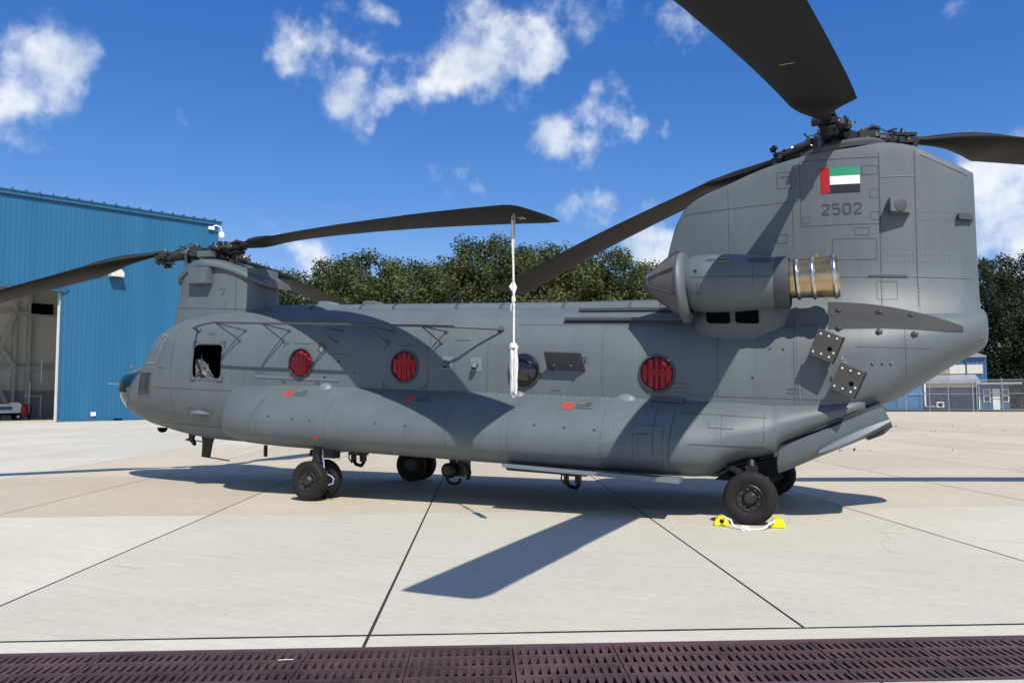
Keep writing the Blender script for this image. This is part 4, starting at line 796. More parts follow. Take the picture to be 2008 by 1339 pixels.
# ---- antenna rail along the cabin
t = MB(S); rail = [(-10.03, -1.10, 2.50), (-9.8, -1.42, 2.52), (-9.45, -1.62, 2.55), (-9.05, -1.72, 2.60), (-8.6, -1.73, 2.59), (-6, -1.73, 2.56), (-4.85, -1.73, 2.545), (-4.55, -1.69, 2.54), (-4.2, -1.52, 2.54), (-3.75, -1.12, 2.54)]
t.tube(rail, .019, 8); rl = t.build('antenna_rail', PAINT2, heli, smooth=True)
for x, fx in ((-8.99, -8.92), (-7.96, -7.93), (-6.91, -6.83), (-5.87, -5.8), (-4.85, -4.79)):
    zr = 2.595-.012*(x+9); t = MB(S); f1 = on(fus_y, fx, 2.31, 0); f2 = on(fus_y, fx+.05, 2.50, 0)
    t.tube([(x, -1.73, zr), f1], .012, 6); t.tube([(x-.02, -1.73, zr), f2], .012, 6); t.lathe([(.03, 0), (.03, .02), (.0, .03)], f1, (0, -1, 0), 8); t.lathe([(.035, 0), (.035, .025), (.0, .04)], f2, (0, -1, 0), 8); t.build('rail_strut', PAINT2, rl)
t = MB(S)
for xe, ze in ((-3.78, 2.54), (-10.02, 2.50)): t.lathe([(.0, -.02), (.05, 0), (.055, .03), (.035, .06), (0, .07)], on(fus_y, xe, ze, 0), (0, -1, .2), 10)
t.build('rail_end', PAINT2, rl, smooth=True)
# ---- vents, flap, strakes, dispensers on the side
for x, z in ((-4.65, 1.99), (-4.14, 1.98)):
    t = MB(S); patch(t, fus_y, x-.1, x+.1, z-.11, z+.11, .008, 3, 3); vt = t.build('drain_vent', PAINTL, heli, fix=False)
    c = Vector(on(fus_y, x, z, 0)); t = MB(S); t.tube([c, c+Vector((0, -.05, 0)), c+Vector((0, -.085, -.03)), c+Vector((0, -.095, -.06))], [.045, .05, .048, .045], 12); t.build('elbow', PAINT, vt, smooth=True)
    t = MB(S); t.lathe([(.034, 0), (.0, .001)], c+Vector((0, -.096, -.062)), (0, -.4, -.9), 10); t.build('mouth', DARK, vt)
c = Vector(on(fus_y, -7.09, 2.17, 0)); t = MB(S); t.lathe([(.075, 0), (.075, .012), (.04, .014)], c, (0, -1, -.1), 20); lt_ = t.build('static_port', NUMB, heli)
t = MB(S); t.lathe([(.045, .013), (.04, .022), (.0, .024)], c, (0, -1, -.1), 16); t.build('port_plate', SILV, lt_, smooth=True)
for x, z in ((-6.72, 1.98), (-6.4, 1.78), (.25, 2.29), (.42, 2.29), (1.0, 2.15), (.02, 1.9), (-7.0, 1.7), (1.62, 2.12), (1.72, 2.12), (1.5, 2.11)):
    c = Vector(on(fus_y, x, z, 0)); t = MB(S); t.lathe([(.017, 0), (.017, .012), (.01, .016), (.0, .016)], c, (0, -1, 0), 8); t.build('stud', MECHG if x > -6.5 else DARK, heli)
t = MB(S); a = on(fus_y, -2.95, 1.93, .01); b = on(fus_y, -2.35, 1.91, .01)
pv = [Vector(a), Vector(b), Vector((-2.34, -1.5, 2.17)), Vector((-2.91, -1.5, 2.18))]; th = Vector((0, .012, .02)); t.add([tuple(p) for p in pv]+[tuple(p+th) for p in pv], [(0, 1, 2, 3), (7, 6, 5, 4), (0, 4, 5, 1), (1, 5, 6, 2), (2, 6, 7, 3), (3, 7, 4, 0)]); fl = t.build('escape_flap', PAINT2, heli)
t = MB(S)
for x in (-2.80, -2.54): t.lathe([(.02, 0), (.02, .012), (0, .014)], (x, -1.345, 2.005), (0, -.7, -.7), 8)
t.build('flap_stud', SILV, fl)
t = MB(S); t.tube([(-2.90, -1.36, 1.99), (-2.86, -1.25, 1.9)], .008, 6); t.tube([(-2.36, -1.46, 2.1), (-2.33, -1.25, 2.12)], .012, 6); t.build('flap_stay', MECHG, fl)
for z, x0, x1, pr in ((2.70, -2.76, -.86, .07), (2.87, -2.62, -1.1, .06)):
    t = MB(S); y = fus_y(-1.8, z); t.box(((x0+x1)/2, -(y+pr/2), z+.01), (x1-x0, pr+.05, .05)); t.build('side_strake', PAINT2, heli, bevel=.01)
def dispenser(cx, cz):
    y = fus_y(cx, cz); M3 = Matrix.Rotation(R(24), 3, 'Y')@Matrix.Rotation(R(8), 3, 'X')
    n_ = Vector((-.05, -1, .12)); c = Vector((cx, -y-.16, cz))
    t = MB(S); t.box(c, (.27, .30, .30), M=M3); bd = t.build('flare_dispenser', DISP, heli, bevel=.012)
    t = MB(S); t.box(c+M3@Vector((.0, -.155, 0)), (.31, .012, .36), M=M3); t.build('face_plate', DISP, bd)
    t = MB(S); t.box(c+M3@Vector((.16, -.13, 0)), (.03, .06, .37), M=M3); t.build('edge_rail', MECH, bd)
    t = MB(S)
    for dx, dz in ((-.11, .12), (-.01, .13), (.09, .14), (-.11, -.13), (-.01, -.12), (.09, -.12), (.12, -.05)): t.lathe([(.013, 0), (.013, .006), (.0, .007)], c+M3@Vector((dx, -.161, dz)), M3@Vector((0, -1, 0)), 8)
    t.build('face_stud', WHITE, bd, kind='stuff')
    t = MB(S); t.lathe([(.03, 0), (.03, .004), (0, .005)], c+M3@Vector((.06, -.161, -.02)), M3@Vector((0, -1, 0)), 12); t.build('connector_socket', DARK, bd)
dispenser(.965, 2.34); dispenser(1.205, 1.905)
t = MB(S); y = fus_y(1.15, 2.12)
for k in range(5): p = Vector((1.15+.035*k, -y-.2, 2.185-.05*k)); t.tube([p+Vector((.014*math.cos(a), 0, .028*math.sin(a))) for a in [i*math.pi/4 for i in range(9)]], .007, 5)
t.build('link_chain', SILV, heli)
# tail exhaust patch
t = MB(S); nx = 26; v = []
for i in range(nx+1):
    f = i/nx; x = .98+1.62*f; zt_ = 2.96-.02*f-.30*f**2.2; zb_ = 2.56+.03*math.sin(f*3)-.02*f if f < .9 else 2.56
    if f > .93: zt_ = zt_-.0
    for j in range(7): z = zb_+(zt_-zb_)*j/6; v.append(on(lambda a, b: max(pyl_y(a, b) if b > 2.6 else 0, fus_y(a, b)), x, z, .004))
t.add(v, [(i*7+j, (i+1)*7+j, (i+1)*7+j+1, i*7+j+1) for i in range(nx) for j in range(6)]); t.build('heat_patch', HEATP, heli, smooth=True, fix=False)
for x, z in ((1.12, 2.84), (1.62, 2.82), (1.12, 2.58), (1.6, 2.54), (2.0, 2.78), (2.02, 2.52)):
    c = Vector(on(lambda a, b: max(pyl_y(a, b) if b > 2.6 else 0, fus_y(a, b)), x, z, 0)); t = MB(S); t.box(c+Vector((0, -.012, 0)), (.075, .03, .035)); t.box(c+Vector((-.015, -.03, .008)), (.03, .035, .05)); t.tube([c+Vector((.02, -.02, .02)), c+Vector((.0, -.05, -.02))], .011, 6); t.build('patch_bracket', MECHG, heli)
# ---- drive shaft tunnel on the roof
segs = [-8.9, -8.0, -6.9, -6.2, -4.95, -4.1, -3.0, -1.9, -.9]
for a, b in zip(segs, segs[1:]):
    t = MB(S); rs = []
    for x in (a+.01, b-.01): rs.append([(x, .36*math.cos(q)*-1, 2.86+(.215+(.02 if x > -2 else 0))*max(0, math.sin(q))**.6) for q in [math.pi*i/14 for i in range(15)]])
    t.rings(rs, True, True); t.build('tunnel_cover', PAINT, heli, smooth=True)
    t = MB(S); t.rings([[(x, .37*math.cos(q)*-1, 2.86+.228*max(0, math.sin(q))**.6) for q in [math.pi*i/14 for i in range(15)]] for x in (b-.03, b+.01)], True, True); t.build('tunnel_strap', PAINT2, heli)
for x in (-8.0, -7.0):
    t = MB(S); t.prism([(x, 3.0), (x+.05, 3.13), (x+.22, 3.13), (x+.5, 3.0)], -.2, .2); t.build('tunnel_scoop', PAINTL if x < -7.5 else PAINT, heli, bevel=.02)
t = MB(S); t.tube([(-5.3, .3, 2.95), (-5.3, .3, 3.12)], .03, 8); t.tube([(-5.3+.1*math.cos(a), .3, 3.22+.1*math.sin(a)) for a in [i*math.pi/8 for i in range(17)]], .025, 6); t.build('roof_antenna', MECH, heli)
for x0, x1, z in ((-6.1, -5.6, 3.12), (-4.3, -4.05, 3.14), (-3.4, -2.9, 3.13)):
    t = MB(S); t.tube([(x0, .55, z), (x1, .55, z)], .015, 6); t.tube([(x0+.05, .55, 2.8), (x0+.05, .55, z)], .012, 6); t.tube([(x1-.05, .55, 2.8), (x1-.05, .55, z)], .012, 6); t.build('roof_handrail', MECH, heli)
# ---- forward pylon
FP = pchip([(2.66, -11.42, -9.18, .62), (2.95, -11.36, -9.20, .60), (3.3, -11.28, -9.22, .58), (3.7, -11.22, -9.24, .58), (3.92, -11.18, -9.26, .56)])
def fp_ring(z, n=40):
    a, b, w = FP(z); r = []
    for k in range(n):
        t_ = 2*math.pi*k/n; c, s = math.cos(t_), math.sin(t_); xm = a+.62
        if c < 0: x = xm+.62*c*1.0
        else: x = xm+(b-xm)*c
        r.append((xm+(.62*math.copysign(abs(c)**.8, c) if c < 0 else (b-xm)*abs(c)**.75), -w*math.copysign(abs(s)**(.75 if c < 0 else .62), s), z))
    return r
t = MB(S); t.rings([fp_ring(2.6+.062*i) for i in range(20)]); fp = t.build('forward_pylon', PAINT, heli, smooth=True, angle=50)
t = MB(S); rs = []
for k in range(30):
    f = k/29; x = -11.36+2.26*f; w = .74*math.sin(math.pi*min(.985, .05+.55*f**.7))**.55*(1-.42*max(0, f-.45)/.55); zt_ = 3.74+.22*math.sin(math.pi*min(1, f*1.05+.06)*.62)-.86*max(0, f-.36)**1.35-.1*(1-f)**8; th = .17*(1-.62*f)
    lip = .10*max(0, 1-abs(f-.1)/.5)
    rs.append([(x, -w*math.cos(q), zt_-lip*abs(math.cos(q))**3-(th if math.sin(q) < 0 else 0)*abs(math.sin(q))**.3+(0 if math.sin(q) < 0 else .10*math.sin(q))) for q in [2*math.pi*i/26 for i in range(26)]])
t.rings(rs); t.build('pylon_hood', PAINT, fp, smooth=True, angle=60)
t = MB(S); t.box((-10.42, -.66, 3.60), (.5, .16, .34)); t.build('sensor_housing', PAINT, fp, bevel=.02)
def fp_y(x, z):
    a, b, w = FP(z); xm = a+.62
    if x < xm: c = min(1, (xm-x)/.62)**(1/.8); return w*(max(0, 1-c*c)**.5)**.75
    c = min(1, (x-xm)/(b-xm))**(1/.75); return w*(max(0, 1-c*c)**.5)**.62
t = MB(S); strip(t, fp_y, [(-9.66, 2.9), (-9.66, 3.6)], .01, .006); strip(t, fp_y, [(-11.2, 2.98), (-9.2, 2.95)], .008, .006); strip(t, fp_y, [(-10.0, 3.35), (-9.9, 3.35), (-9.95, 3.2)], .012, .006); strip(t, fp_y, [(-9.87, 3.1), (-9.87, 3.02)], .014, .006); t.build('panel_seam', SEAM, fp, fix=False, kind='stuff')
# ---- aft pylon
t = MB(S); rs = []; zl = 34
for x in [-1.42, -1.40, -1.38, -1.34, -1.30, -1.25, -1.18, -1.10, -.99, -.9, -.8]+[-.7+.15*i for i in range(16)]+[1.7, 1.85, 2.0, 2.15, 2.3, 2.45, 2.6, 2.72, 2.8, 2.84, 2.86]:
    zt_, th = PT(x); r = []
    zs = [2.5+(zt_-2.5)*(i/zl) for i in range(zl-5)]; z5 = zs[-1]; zs += [z5+(zt_-z5)*math.sin(math.pi/2*(i/6)) for i in range(1, 7)]
    for z in zs: r.append((x, -pyl_y(x, z) if z > 2.6 else -pyl_y(x, 2.61), z))
    for z in reversed(zs): r.append((x, pyl_y(x, z) if z > 2.6 else pyl_y(x, 2.61), z))
    rs.append(r)
t.rings(rs); ap = t.build('aft_pylon', PAINT, heli, smooth=True, angle=50)
t = MB(S); v = []
for i in range(13):
    z = 3.3+1.25*i/12; x = min([-1.42+.01*k for k in range(60)], key=lambda q: abs(PT(q)[0]-z))-.012; hw = .14+.10*i/12
    v += [(x+.05, -hw-.09, z), (x, -hw, z), (x, hw, z), (x+.05, hw+.09, z)]
t.add(v, [(4*i+j, 4*i+j+1, 4*i+4+j+1, 4*i+4+j) for i in range(12) for j in range(3)]); t.build('leading_edge_screen', GRILL, ap, fix=False)
t = MB(S)
rect(t, pyl_y, .66, 1.68, 4.05, 4.98, .008); strip(t, pyl_y, [(1.65, 2.9), (1.69, 5.05)], .009); strip(t, pyl_y, [(2.1, 2.9), (2.13, 5.05)], .009)
strip(t, pyl_y, [(-1.2, 3.32), (2.78, 3.31)], .007); strip(t, pyl_y, [(-1.1, 4.35), (.64, 4.42)], .006); strip(t, pyl_y, [(-.35, 3.4), (-.35, 4.7)], .006); strip(t, pyl_y, [(.55, 3.7), (.55, 4.85)], .006)
strip(t, pyl_y, [(1.5, 3.33), (1.98, 3.325)], .03, .012); rect(t, pyl_y, 1.06, 1.62, 3.56, 3.85, .007); rect(t, pyl_y, .35, .6, 4.62, 4.85, .006); rect(t, pyl_y, 1.35, 1.53, 3.9, 4.0, .008)
rect(t, pyl_y, 1.47, 1.66, 4.74, 4.86, .008); rect(t, pyl_y, 1.56, 1.66, 4.41, 4.53, .007); rect(t, pyl_y, 1.56, 1.66, 4.11, 4.22, .007); rect(t, pyl_y, .33, .47, 3.83, 3.95, .008); strip(t, pyl_y, [(.4, 4.78), (.55, 4.78)], .014)
strip(t, pyl_y, [(2.2, 5.0), (2.78, 4.72)], .008); rect(t, pyl_y, 1.6, 1.85, 3.0, 3.25, .006); rect(t, pyl_y, .68, .78, 4.09, 4.18, .006)
t.build('panel_seam', SEAM, ap, fix=False, kind='stuff')
t = MB(S)
for pts in ([(2.17, 4.2), (2.6, 4.2)], [(2.17, 4.1), (2.6, 4.1)], [(1.75, 3.62), (2.06, 3.62)], [(1.75, 3.52), (2.06, 3.52)], [(2.16, 3.62), (2.5, 3.62)], [(2.16, 3.52), (2.5, 3.52)], [(1.67, 2.9), (1.7, 4.0)], [(2.11, 2.6), (2.12, 3.2)], [(-1.0, 4.33), (.1, 4.4)], [(-.9, 3.5), (.3, 3.5)], [(1.62, 3.27), (1.86, 3.27)]): rivets(t, pyl_y, pts, .05, .008)
t.build('rivet_row', SEAM, ap, fix=False, kind='stuff')
t = MB(S); strip(t, pyl_y, [(1.7, 4.70), (2.12, 4.71)], .014, .006); t.build('light_seam', PAINTL, ap, fix=False)
# flag and serial
for nm, M, a in (('flag_red_band', FLR, (.935, 1.055, 4.50, 4.855)), ('flag_green_band', FLG, (1.056, 1.44, 4.738, 4.855)), ('flag_white_band', WHITE, (1.056, 1.44, 4.618, 4.737)), ('flag_black_band', FLK, (1.056, 1.44, 4.50, 4.617))):
    t = MB(S); patch(t, pyl_y, *a, .006, 6, 6); t.build(nm, M, ap, fix=False)
DG = {'2': [(0, .82), (0, .9), (.12, 1), (.42, 1), (.55, .9), (.55, .62), (.0, .12), (.0, .0), (.56, .0)], '5': [(.54, 1), (.02, 1), (.0, .58), (.4, .6), (.55, .48), (.55, .12), (.42, 0), (.12, 0), (0, .1)], '0': [(.12, 1), (.43, 1), (.55, .88), (.55, .12), (.43, 0), (.12, 0), (0, .12), (0, .88), (.12, 1)], '1': [(.1, .8), (.28, 1), (.28, 0)], '3': [(0, .85), (.15, 1), (.45, 1), (.55, .85), (.5, .55), (.25, .52), (.5, .48), (.55, .15), (.45, 0), (.15, 0), (0, .15)]}
for i, ch in enumerate('2502'):
    t = MB(S); h = .138; x0 = .935+.137*i; strip(t, pyl_y, [(x0+px*h*1.12+.012, 4.205+pz*h) for px, pz in DG[ch]], .023, .0062+.0004*i); t.build('serial_digit', NUMB, ap, fix=False)
# boxes on the fin
t = MB(S); y = pyl_y(1.9, 4.28); t.add([(1.77, -y+.05, 4.16), (2.04, -y+.05, 4.16), (2.04, -y-.10, 4.17), (1.80, -y-.22, 4.18), (1.77, -y+.05, 4.39), (2.04, -y+.05, 4.39), (2.04, -y-.10, 4.385), (1.80, -y-.22, 4.38)], [(0, 3, 2, 1), (4, 5, 6, 7), (0, 1, 5, 4), (1, 2, 6, 5), (2, 3, 7, 6), (3, 0, 4, 7)]); wb = t.build('warning_receiver', PAINT, ap, bevel=.008)
t = MB(S); nn = Vector((.45, -1, 0)).normalized(); t.lathe([(.09, 0), (.09, .012), (.05, .02), (0, .02)], (1.92, -y-.155, 4.28), nn, 18); t.build('receiver_lens', PAINT2, wb, smooth=True)
t = MB(S); y = pyl_y(2.68, 4.14); t.add([(2.62, -y+.04, 4.10), (2.82, -y+.10, 4.10), (2.82, -y+.01, 4.105), (2.64, -y-.10, 4.105), (2.62, -y+.04, 4.19), (2.82, -y+.10, 4.19), (2.82, -y+.01, 4.19), (2.64, -y-.10, 4.19)], [(0, 3, 2, 1), (4, 5, 6, 7), (0, 1, 5, 4), (1, 2, 6, 5), (2, 3, 7, 6), (3, 0, 4, 7)]); t.build('tail_receiver', PAINT2, ap, bevel=.006)
t = MB(S); t.lathe([(.0, 0), (.035, 0), (.035, .03), (.02, .05), (0, .055)], (2.88, -.08, 2.86), (1, 0, 0), 12); t.build('tail_light', WHITE, ap, smooth=True)
# ---- engines
def engine(side):
    yc = 1.33*side; t = MB(S); A = lambda x, z=3.17: Vector((x, yc, z))
    prof = [(.34, -.80), (.385, -.72), (.40, -.5), (.395, -.2), (.37, .1), (.335, .35), (.315, .42), (.30, .43), (.29, .3)]
    t.lathe(prof, A(0), (1, 0, -.0), 40, cap=False); nac = t.build('engine_nacelle', PAINT, heli, smooth=True, angle=50)
    t = MB(S); t.lathe([(.36, -.78), (.46, -.80), (.495, -.83), (.505, -.87), (.49, -.90), (.44, -.925), (.40, -.91)], A(0, 3.165), (1, .0, .06), 44, cap=False); t.build('intake_ring', PAINT, nac, smooth=True)
    t = MB(S); rs = []; n = 32
    for k, (r, x, dz) in enumerate([(.475, -.9, 0), (.43, -.965, 0), (.30, -1.15, .005), (.16, -1.33, .015), (.12, -1.375, .02), (.07, -1.40, .025), (.002, -1.41, .025)]):
        rs.append([(x, yc+r*math.cos(q)*(1-.03*math.cos(4*q)), 3.165+dz+r*math.sin(q)*(1-.03*math.cos(4*q))) for q in [2*math.pi*i/n for i in range(n)]])
    t.rings(rs, True, False); cn = t.build('intake_screen', INTAKE, nac, smooth=True)
    t = MB(S); n = 8
    for i in range(8):
        q = R(22.5+45*i); q2 = q
        t.tube([(-.92, yc+.472*math.cos(q), 3.165+.472*math.sin(q)), (-1.34, yc+.155*math.cos(q), 3.18+.155*math.sin(q))], .018, 6)
    t.lathe([(.15, -1.34), (.155, -1.36), (.12, -1.405), (.06, -1.43), (.0, -1.435)], A(0, 3.185), (1, 0, 0), 24); t.build('screen_frame', PAINT2, cn, smooth=True)
    t = MB(S); t.lathe([(.33, .34), (.345, .38), (.35, .53), (.335, .54), (.33, .4)], A(0, 3.165), (1, 0, .0), 36, cap=False); t.build('exhaust_shroud', PAINT2, nac, smooth=True)
    t = MB(S); t.lathe([(.25, .45), (.255, .62), (.262, .82), (.275, 1.1), (.278, 1.14), (.268, 1.14), (.25, .9), (.24, .5)], A(0, 3.175), (1, 0, .055), 44, cap=False); ex = t.build('exhaust_pipe', EXH, nac, smooth=True, angle=50)
    for h in (.635, .83, 1.09):
        t = MB(S); r = .253+(h-.45)*.036; t.lathe([(r, h-.03), (r+.018, h-.012), (r+.022, h), (r+.018, h+.012), (r, h+.03)], A(0, 3.175), (1, 0, .055), 44, cap=False); t.build('clamp_ring', EXHR, ex, smooth=True)
    t = MB(S); t.lathe([(.0, .7), (.2, .72), (.25, .8)], A(0, 3.175), (1, 0, .055), 24, cap=False); t.build('exhaust_core', DARK, ex, smooth=True)
    t = MB(S); t.box((.88, yc-.02, 3.175+.335), (.03, .03, .04)); t.box((.88, yc+side*.275, 3.22), (.05, .02, .03)); t.box((.98, yc, 2.94), (.03, .03, .03)); t.build('clamp_lug', GOLD, ex)
    # fairing to the cabin roof with two cooling grilles
    t = MB(S); rs = []
    for k in range(17):
        x = -.80+1.3*k/16; q = math.sin(math.pi*k/16)**.45; fy = lambda z: fus_y(min(x, 0), z); yo = 1.22; lr = lambda a, b: side*(a+(b-a)*q)
        rs.append([(x, side*.5, 2.62), (x, lr(fy(2.40)-.02, fy(2.40)-.004), 2.40), (x, lr(fy(2.52)-.02, fy(2.52)+.03), 2.52), (x, lr(fy(2.66)-.02, 1.17), 2.66), (x, lr(.9, yo), 2.74), (x, lr(.85, yo+.03), 2.93), (x, lr(.7, 1.2), 3.12), (x, side*.5, 3.2)])
    t.rings(rs); fa = t.build('engine_fairing', PAINT, nac, smooth=True, angle=55)
    for x0, x1 in ((-.58, -.27), (-.19, .11)):
        t = MB(S); pl = round_poly([(x0, 2.635), (x1, 2.63), (x1, 2.825), (x0, 2.83)], .035); t.prism(pl, side*1.10, side*1.266); gr = t.build('cooling_grille', DARK, fa)
        for k in range(5):
            t = MB(S); t.bar((x0+.02, side*1.268, 2.665+.033*k), (x1-.02, side*1.268, 2.663+.033*k), .012, .006); t.build('louvre', DARK, gr)
    t = MB(S); t.tube([(-.45, side*1.29, 2.955), (.15, side*1.275, 2.985)], .012, 6); t.build('fairing_trim', PAINTL, fa)
    return nac
nacp = engine(-1); engine(1)
def nac_y(x, z):
    r = pchip([(-.8, .34), (-.72, .385), (-.5, .40), (-.2, .395), (.1, .37), (.35, .335), (.42, .315)])(x); return 1.33+math.sqrt(max(1e-4, r*r-(z-3.17)**2))
t = MB(S); strip(t, nac_y, [(-.7, 3.21), (.38, 3.20)], .007, .004); strip(t, nac_y, [(.1, 3.05), (.1, 3.4)], .006, .004); rect(t, nac_y, -.62, -.57, 2.98, 3.12, .006, .004); rect(t, nac_y, .05, .32, 3.42, 3.46, .02, .004); t.build('panel_seam', SEAM, nacp, fix=False, kind='stuff')
t = MB(S)
for i in range(6): strip(t, nac_y, [(-.51+.02*i, 3.43), (-.49+.02*i, 3.47)], .008, .004)
for i in range(4): strip(t, nac_y, [(-.34+.035*i, 3.405), (-.345+.035*i, 3.485)], .012, .004)
strip(t, nac_y, [(-.66, 3.31), (-.62, 3.28)], .03, .004); t.build('maintenance_mark', FLK, nacp, fix=False, kind='stuff')
t = MB(S); strip(t, nac_y, [(-.34, 3.415), (-.2, 3.425)], .014, .005); strip(t, nac_y, [(-.33, 3.475), (-.2, 3.475)], .01, .005); t.build('yellow_mark', YELM, nacp, fix=False)

# ---- landing gear
def wheel(cx, cy, r=.325, w=.2, side=-1):
    t = MB(); wv = w/2
    prof = [(r*.52, -wv*.78), (r*.62, -wv*.95), (r*.78, -wv*1.05), (r*.9, -wv*.95), (r*.97, -wv*.72)]
    for k in (-.45, -.15, .15, .45): prof += [(r, wv*(k-.1)), (r, wv*(k+.07)), (r-.008, wv*(k+.1)), (r-.008, wv*(k+.16))]
    prof += [(r*.97, wv*.72), (r*.9, wv*.95), (r*.78, wv*1.05), (r*.62, wv*.95), (r*.52, wv*.78)]
    t.lathe(prof, (cx, cy, r), (0, 1, 0), 48, cap=False); wo = t.build('wheel', TYRE, heli, smooth=True, angle=30)
    t = MB(); s = side; t.lathe([(r*.53, s*wv*.8), (r*.5, s*wv*.86), (r*.46, s*wv*.6), (r*.3, s*wv*.45), (r*.26, s*wv*.7), (r*.18, s*wv*.95), (r*.1, s*wv*1.0), (.001, s*wv*1.0)], (cx, cy, r), (0, 1, 0), 32, cap=False)
    t.lathe([(r*.53, -s*wv*.8), (r*.4, -s*wv*.4), (.001, -s*wv*.4)], (cx, cy, r), (0, 1, 0), 24, cap=False); rm = t.build('rim', RIM, wo, smooth=True, angle=30)
    t = MB()
    for k in range(8): a = k*math.pi/4+.2; t.lathe([(.013, 0), (.013, .03), (.0, .035)], (cx+r*.36*math.cos(a), cy+s*wv*.45, r+r*.36*math.sin(a)), (0, s, 0), 6)
    t.build('rim_bolt', MECHG, rm, kind='stuff')
    t = MB(); t.lathe([(.012, 0), (.012, .01), (0, .012)], (cx+.05, cy+s*wv*.9, r+.06), (0, s, 0), 6); t.build('valve', SILV, rm)
    return wo
for side in (-1, 1):
    wheel(-6.86, side*1.80, side=side, r=.318); wheel(-6.86, side*1.42, side=side, r=.318); wheel(0, side*1.70, r=.335, w=.24, side=side)
    t = MB(); t.tube([(-6.86, side*1.61, .318), (-6.86, side*1.61, .5), (-6.86, side*1.61, .9)], [.06, .075, .075], 16); t.lathe([(.085, 0), (.09, .04), (.085, .08)], (-6.86, side*1.61, .58), n=16); t.tube([(-6.86, side*1.72, .318), (-6.86, side*1.50, .318)], .045, 10); t.tube([(-6.97, side*1.61, .8), (-7.0, side*1.61, .72), (-6.9, side*1.61, .7)], .03, 6); t.build('front_strut', MECH, heli, smooth=True)
    t = MB(); t.tube([(0, side*1.56, .335), (0, side*1.48, .5), (-.02, side*1.36, .78)], [.05, .06, .065], 12); t.tube([(0, side*1.5, .55), (-.45, side*1.35, .78)], .045, 8); t.tube([(.0, side*1.6, .335), (0, side*1.4, .335)], .05, 10); t.box((0, side*1.46, .66), (.15, .18, .14)); t.build('rear_strut', MECH, heli, smooth=True)
    t = MB(S); t.prism([(-.5, .50), (-.28, .66), (.05, .77), (.30, .85), (.30, .62), (-.1, .5)], side*1.0, side*1.40); t.build('wheel_well_shade', DARK, heli)  # solid near-black block, the shade of the well put into its colour
t = MB(); t.tube([(-6.76, -1.6, .8), (-6.73, -1.62, .62), (-6.68, -1.66, .48), (-6.6, -1.7, .42), (-6.50, -1.72, .40)], .012, 6); t.tube([(-6.50, -1.72, .40), (-6.45, -1.72, .35), (-6.47, -1.72, .28), (-6.56, -1.71, .25), (-6.64, -1.7, .27)], .013, 6); t.build('brake_hose', BLUEH, heli, smooth=True)
t = MB(); t.bar((.16, -1.35, .7), (.18, -1.35, .52), .05, .03); t.build('uplock_tag', WHITE, heli)
# ---- belly fittings
t = MB(S); t.prism([(-10.93, .43), (-10.60, .43), (-10.66, .3), (-10.72, -.0), (-10.92, .01), (-10.90, .3)], -.02, .02); t.tube([(-10.72, 0, .01), (-10.2, 0, -.02)], .012, 6); t.build('belly_blade_antenna', MECH, heli)
t = MB(S); t.prism([(-11.26, .47), (-11.12, .46), (-11.16, .36), (-11.10, .26), (-11.13, .22), (-11.22, .30), (-11.38, .33), (-11.26, .37)], -.03, .03); t.tube([(-11.15, 0, .33), (-10.7, 0, .29)], .012, 6); t.build('belly_probe_antenna', MECH, heli)
t = MB(S); dome(t, (-11.75, -.25, .56), (0, 0, -1), .1, .1, 16, 5); t.build('belly_camera_ball', DARK, heli, smooth=True)
t = MB(S); t.rings([[(x, -1.2-r*math.cos(q), .96+r*.55*math.sin(q)) for q in [2*math.pi*i/14 for i in range(14)]] for x, r in ((-10.05, .01), (-9.98, .08), (-9.85, .12), (-9.7, .08), (-9.56, .01))]); t.build('formation_light_fairing', PAINT, heli, smooth=True)
def hook(x, y, z, s):
    t = MB(S); t.box((x, y, z+.02), (.30*s, .22, .10)); t.box((x-.1*s, y, z-.08), (.05, .12, .16)); t.box((x+.1*s, y, z-.07), (.07, .14, .14)); t.tube([(x-.11*s, y, z-.12), (x-.05*s, y, z-.2*s), (x+.06*s, y, z-.22*s), (x+.12*s, y, z-.14*s)], .035, 8); t.tube([(x-.16*s, y-.05, z), (x-.17*s, y-.05, z-.1), (x-.1*s, y-.05, z-.18)], .015, 6); h_ = t.build('cargo_hook', MECH, heli, bevel=.008)
    t = MB(S)
    for dx in (-.1, .05): t.lathe([(.022, 0), (.022, .02), (0, .03)], (x+dx, y-.12, z+.03), (0, -1, 0), 8)
    t.build('hook_bolt', SILV, h_)
hook(-6.95, -.3, .36, 1); hook(-2.9, -.3, .30, 1)
t = MB(S); t.box((-4.9, -.3, .26), (.26, .3, .28)); t.lathe([(.13, 0), (.13, .1), (.08, .14)], (-4.98, -.5, .22), (0, -1, 0), 14); t.tube([(-4.95+.13*math.cos(a), -.45, .09+.10*math.sin(a)) for a in [math.pi*1.0+math.pi*i/8 for i in range(9)]], .028, 8); t.tube([(-4.75, -.4, .34), (-4.66, -.42, .2), (-4.70, -.42, .08)], .035, 6); h_ = t.build('cargo_hook', MECH, heli, bevel=.01)
t = MB(S)
for dx, dz in ((-.1, .12), (.02, .12), (-.11, 0)): t.lathe([(.022, 0), (.022, .02), (0, .03)], (-4.9+dx, -.46, .26+dz), (0, -1, 0), 8)
t.build('hook_bolt', SILV, h_)
t = MB(S); t.tube([(-8.45, -1.0, .45), (-8.45, -1.0, .25)], .035, 8); t.build('belly_mast', MECH, heli)
t = MB(S); t.box((-7.1, -.9, .39), (.24, .18, .16)); t.build('belly_box', MECH, heli)
t = MB(S); t.box((-3.0, -1.0, .42), (1.3, .5, .08)); t.build('belly_fairing', MECH, heli, bevel=.02)

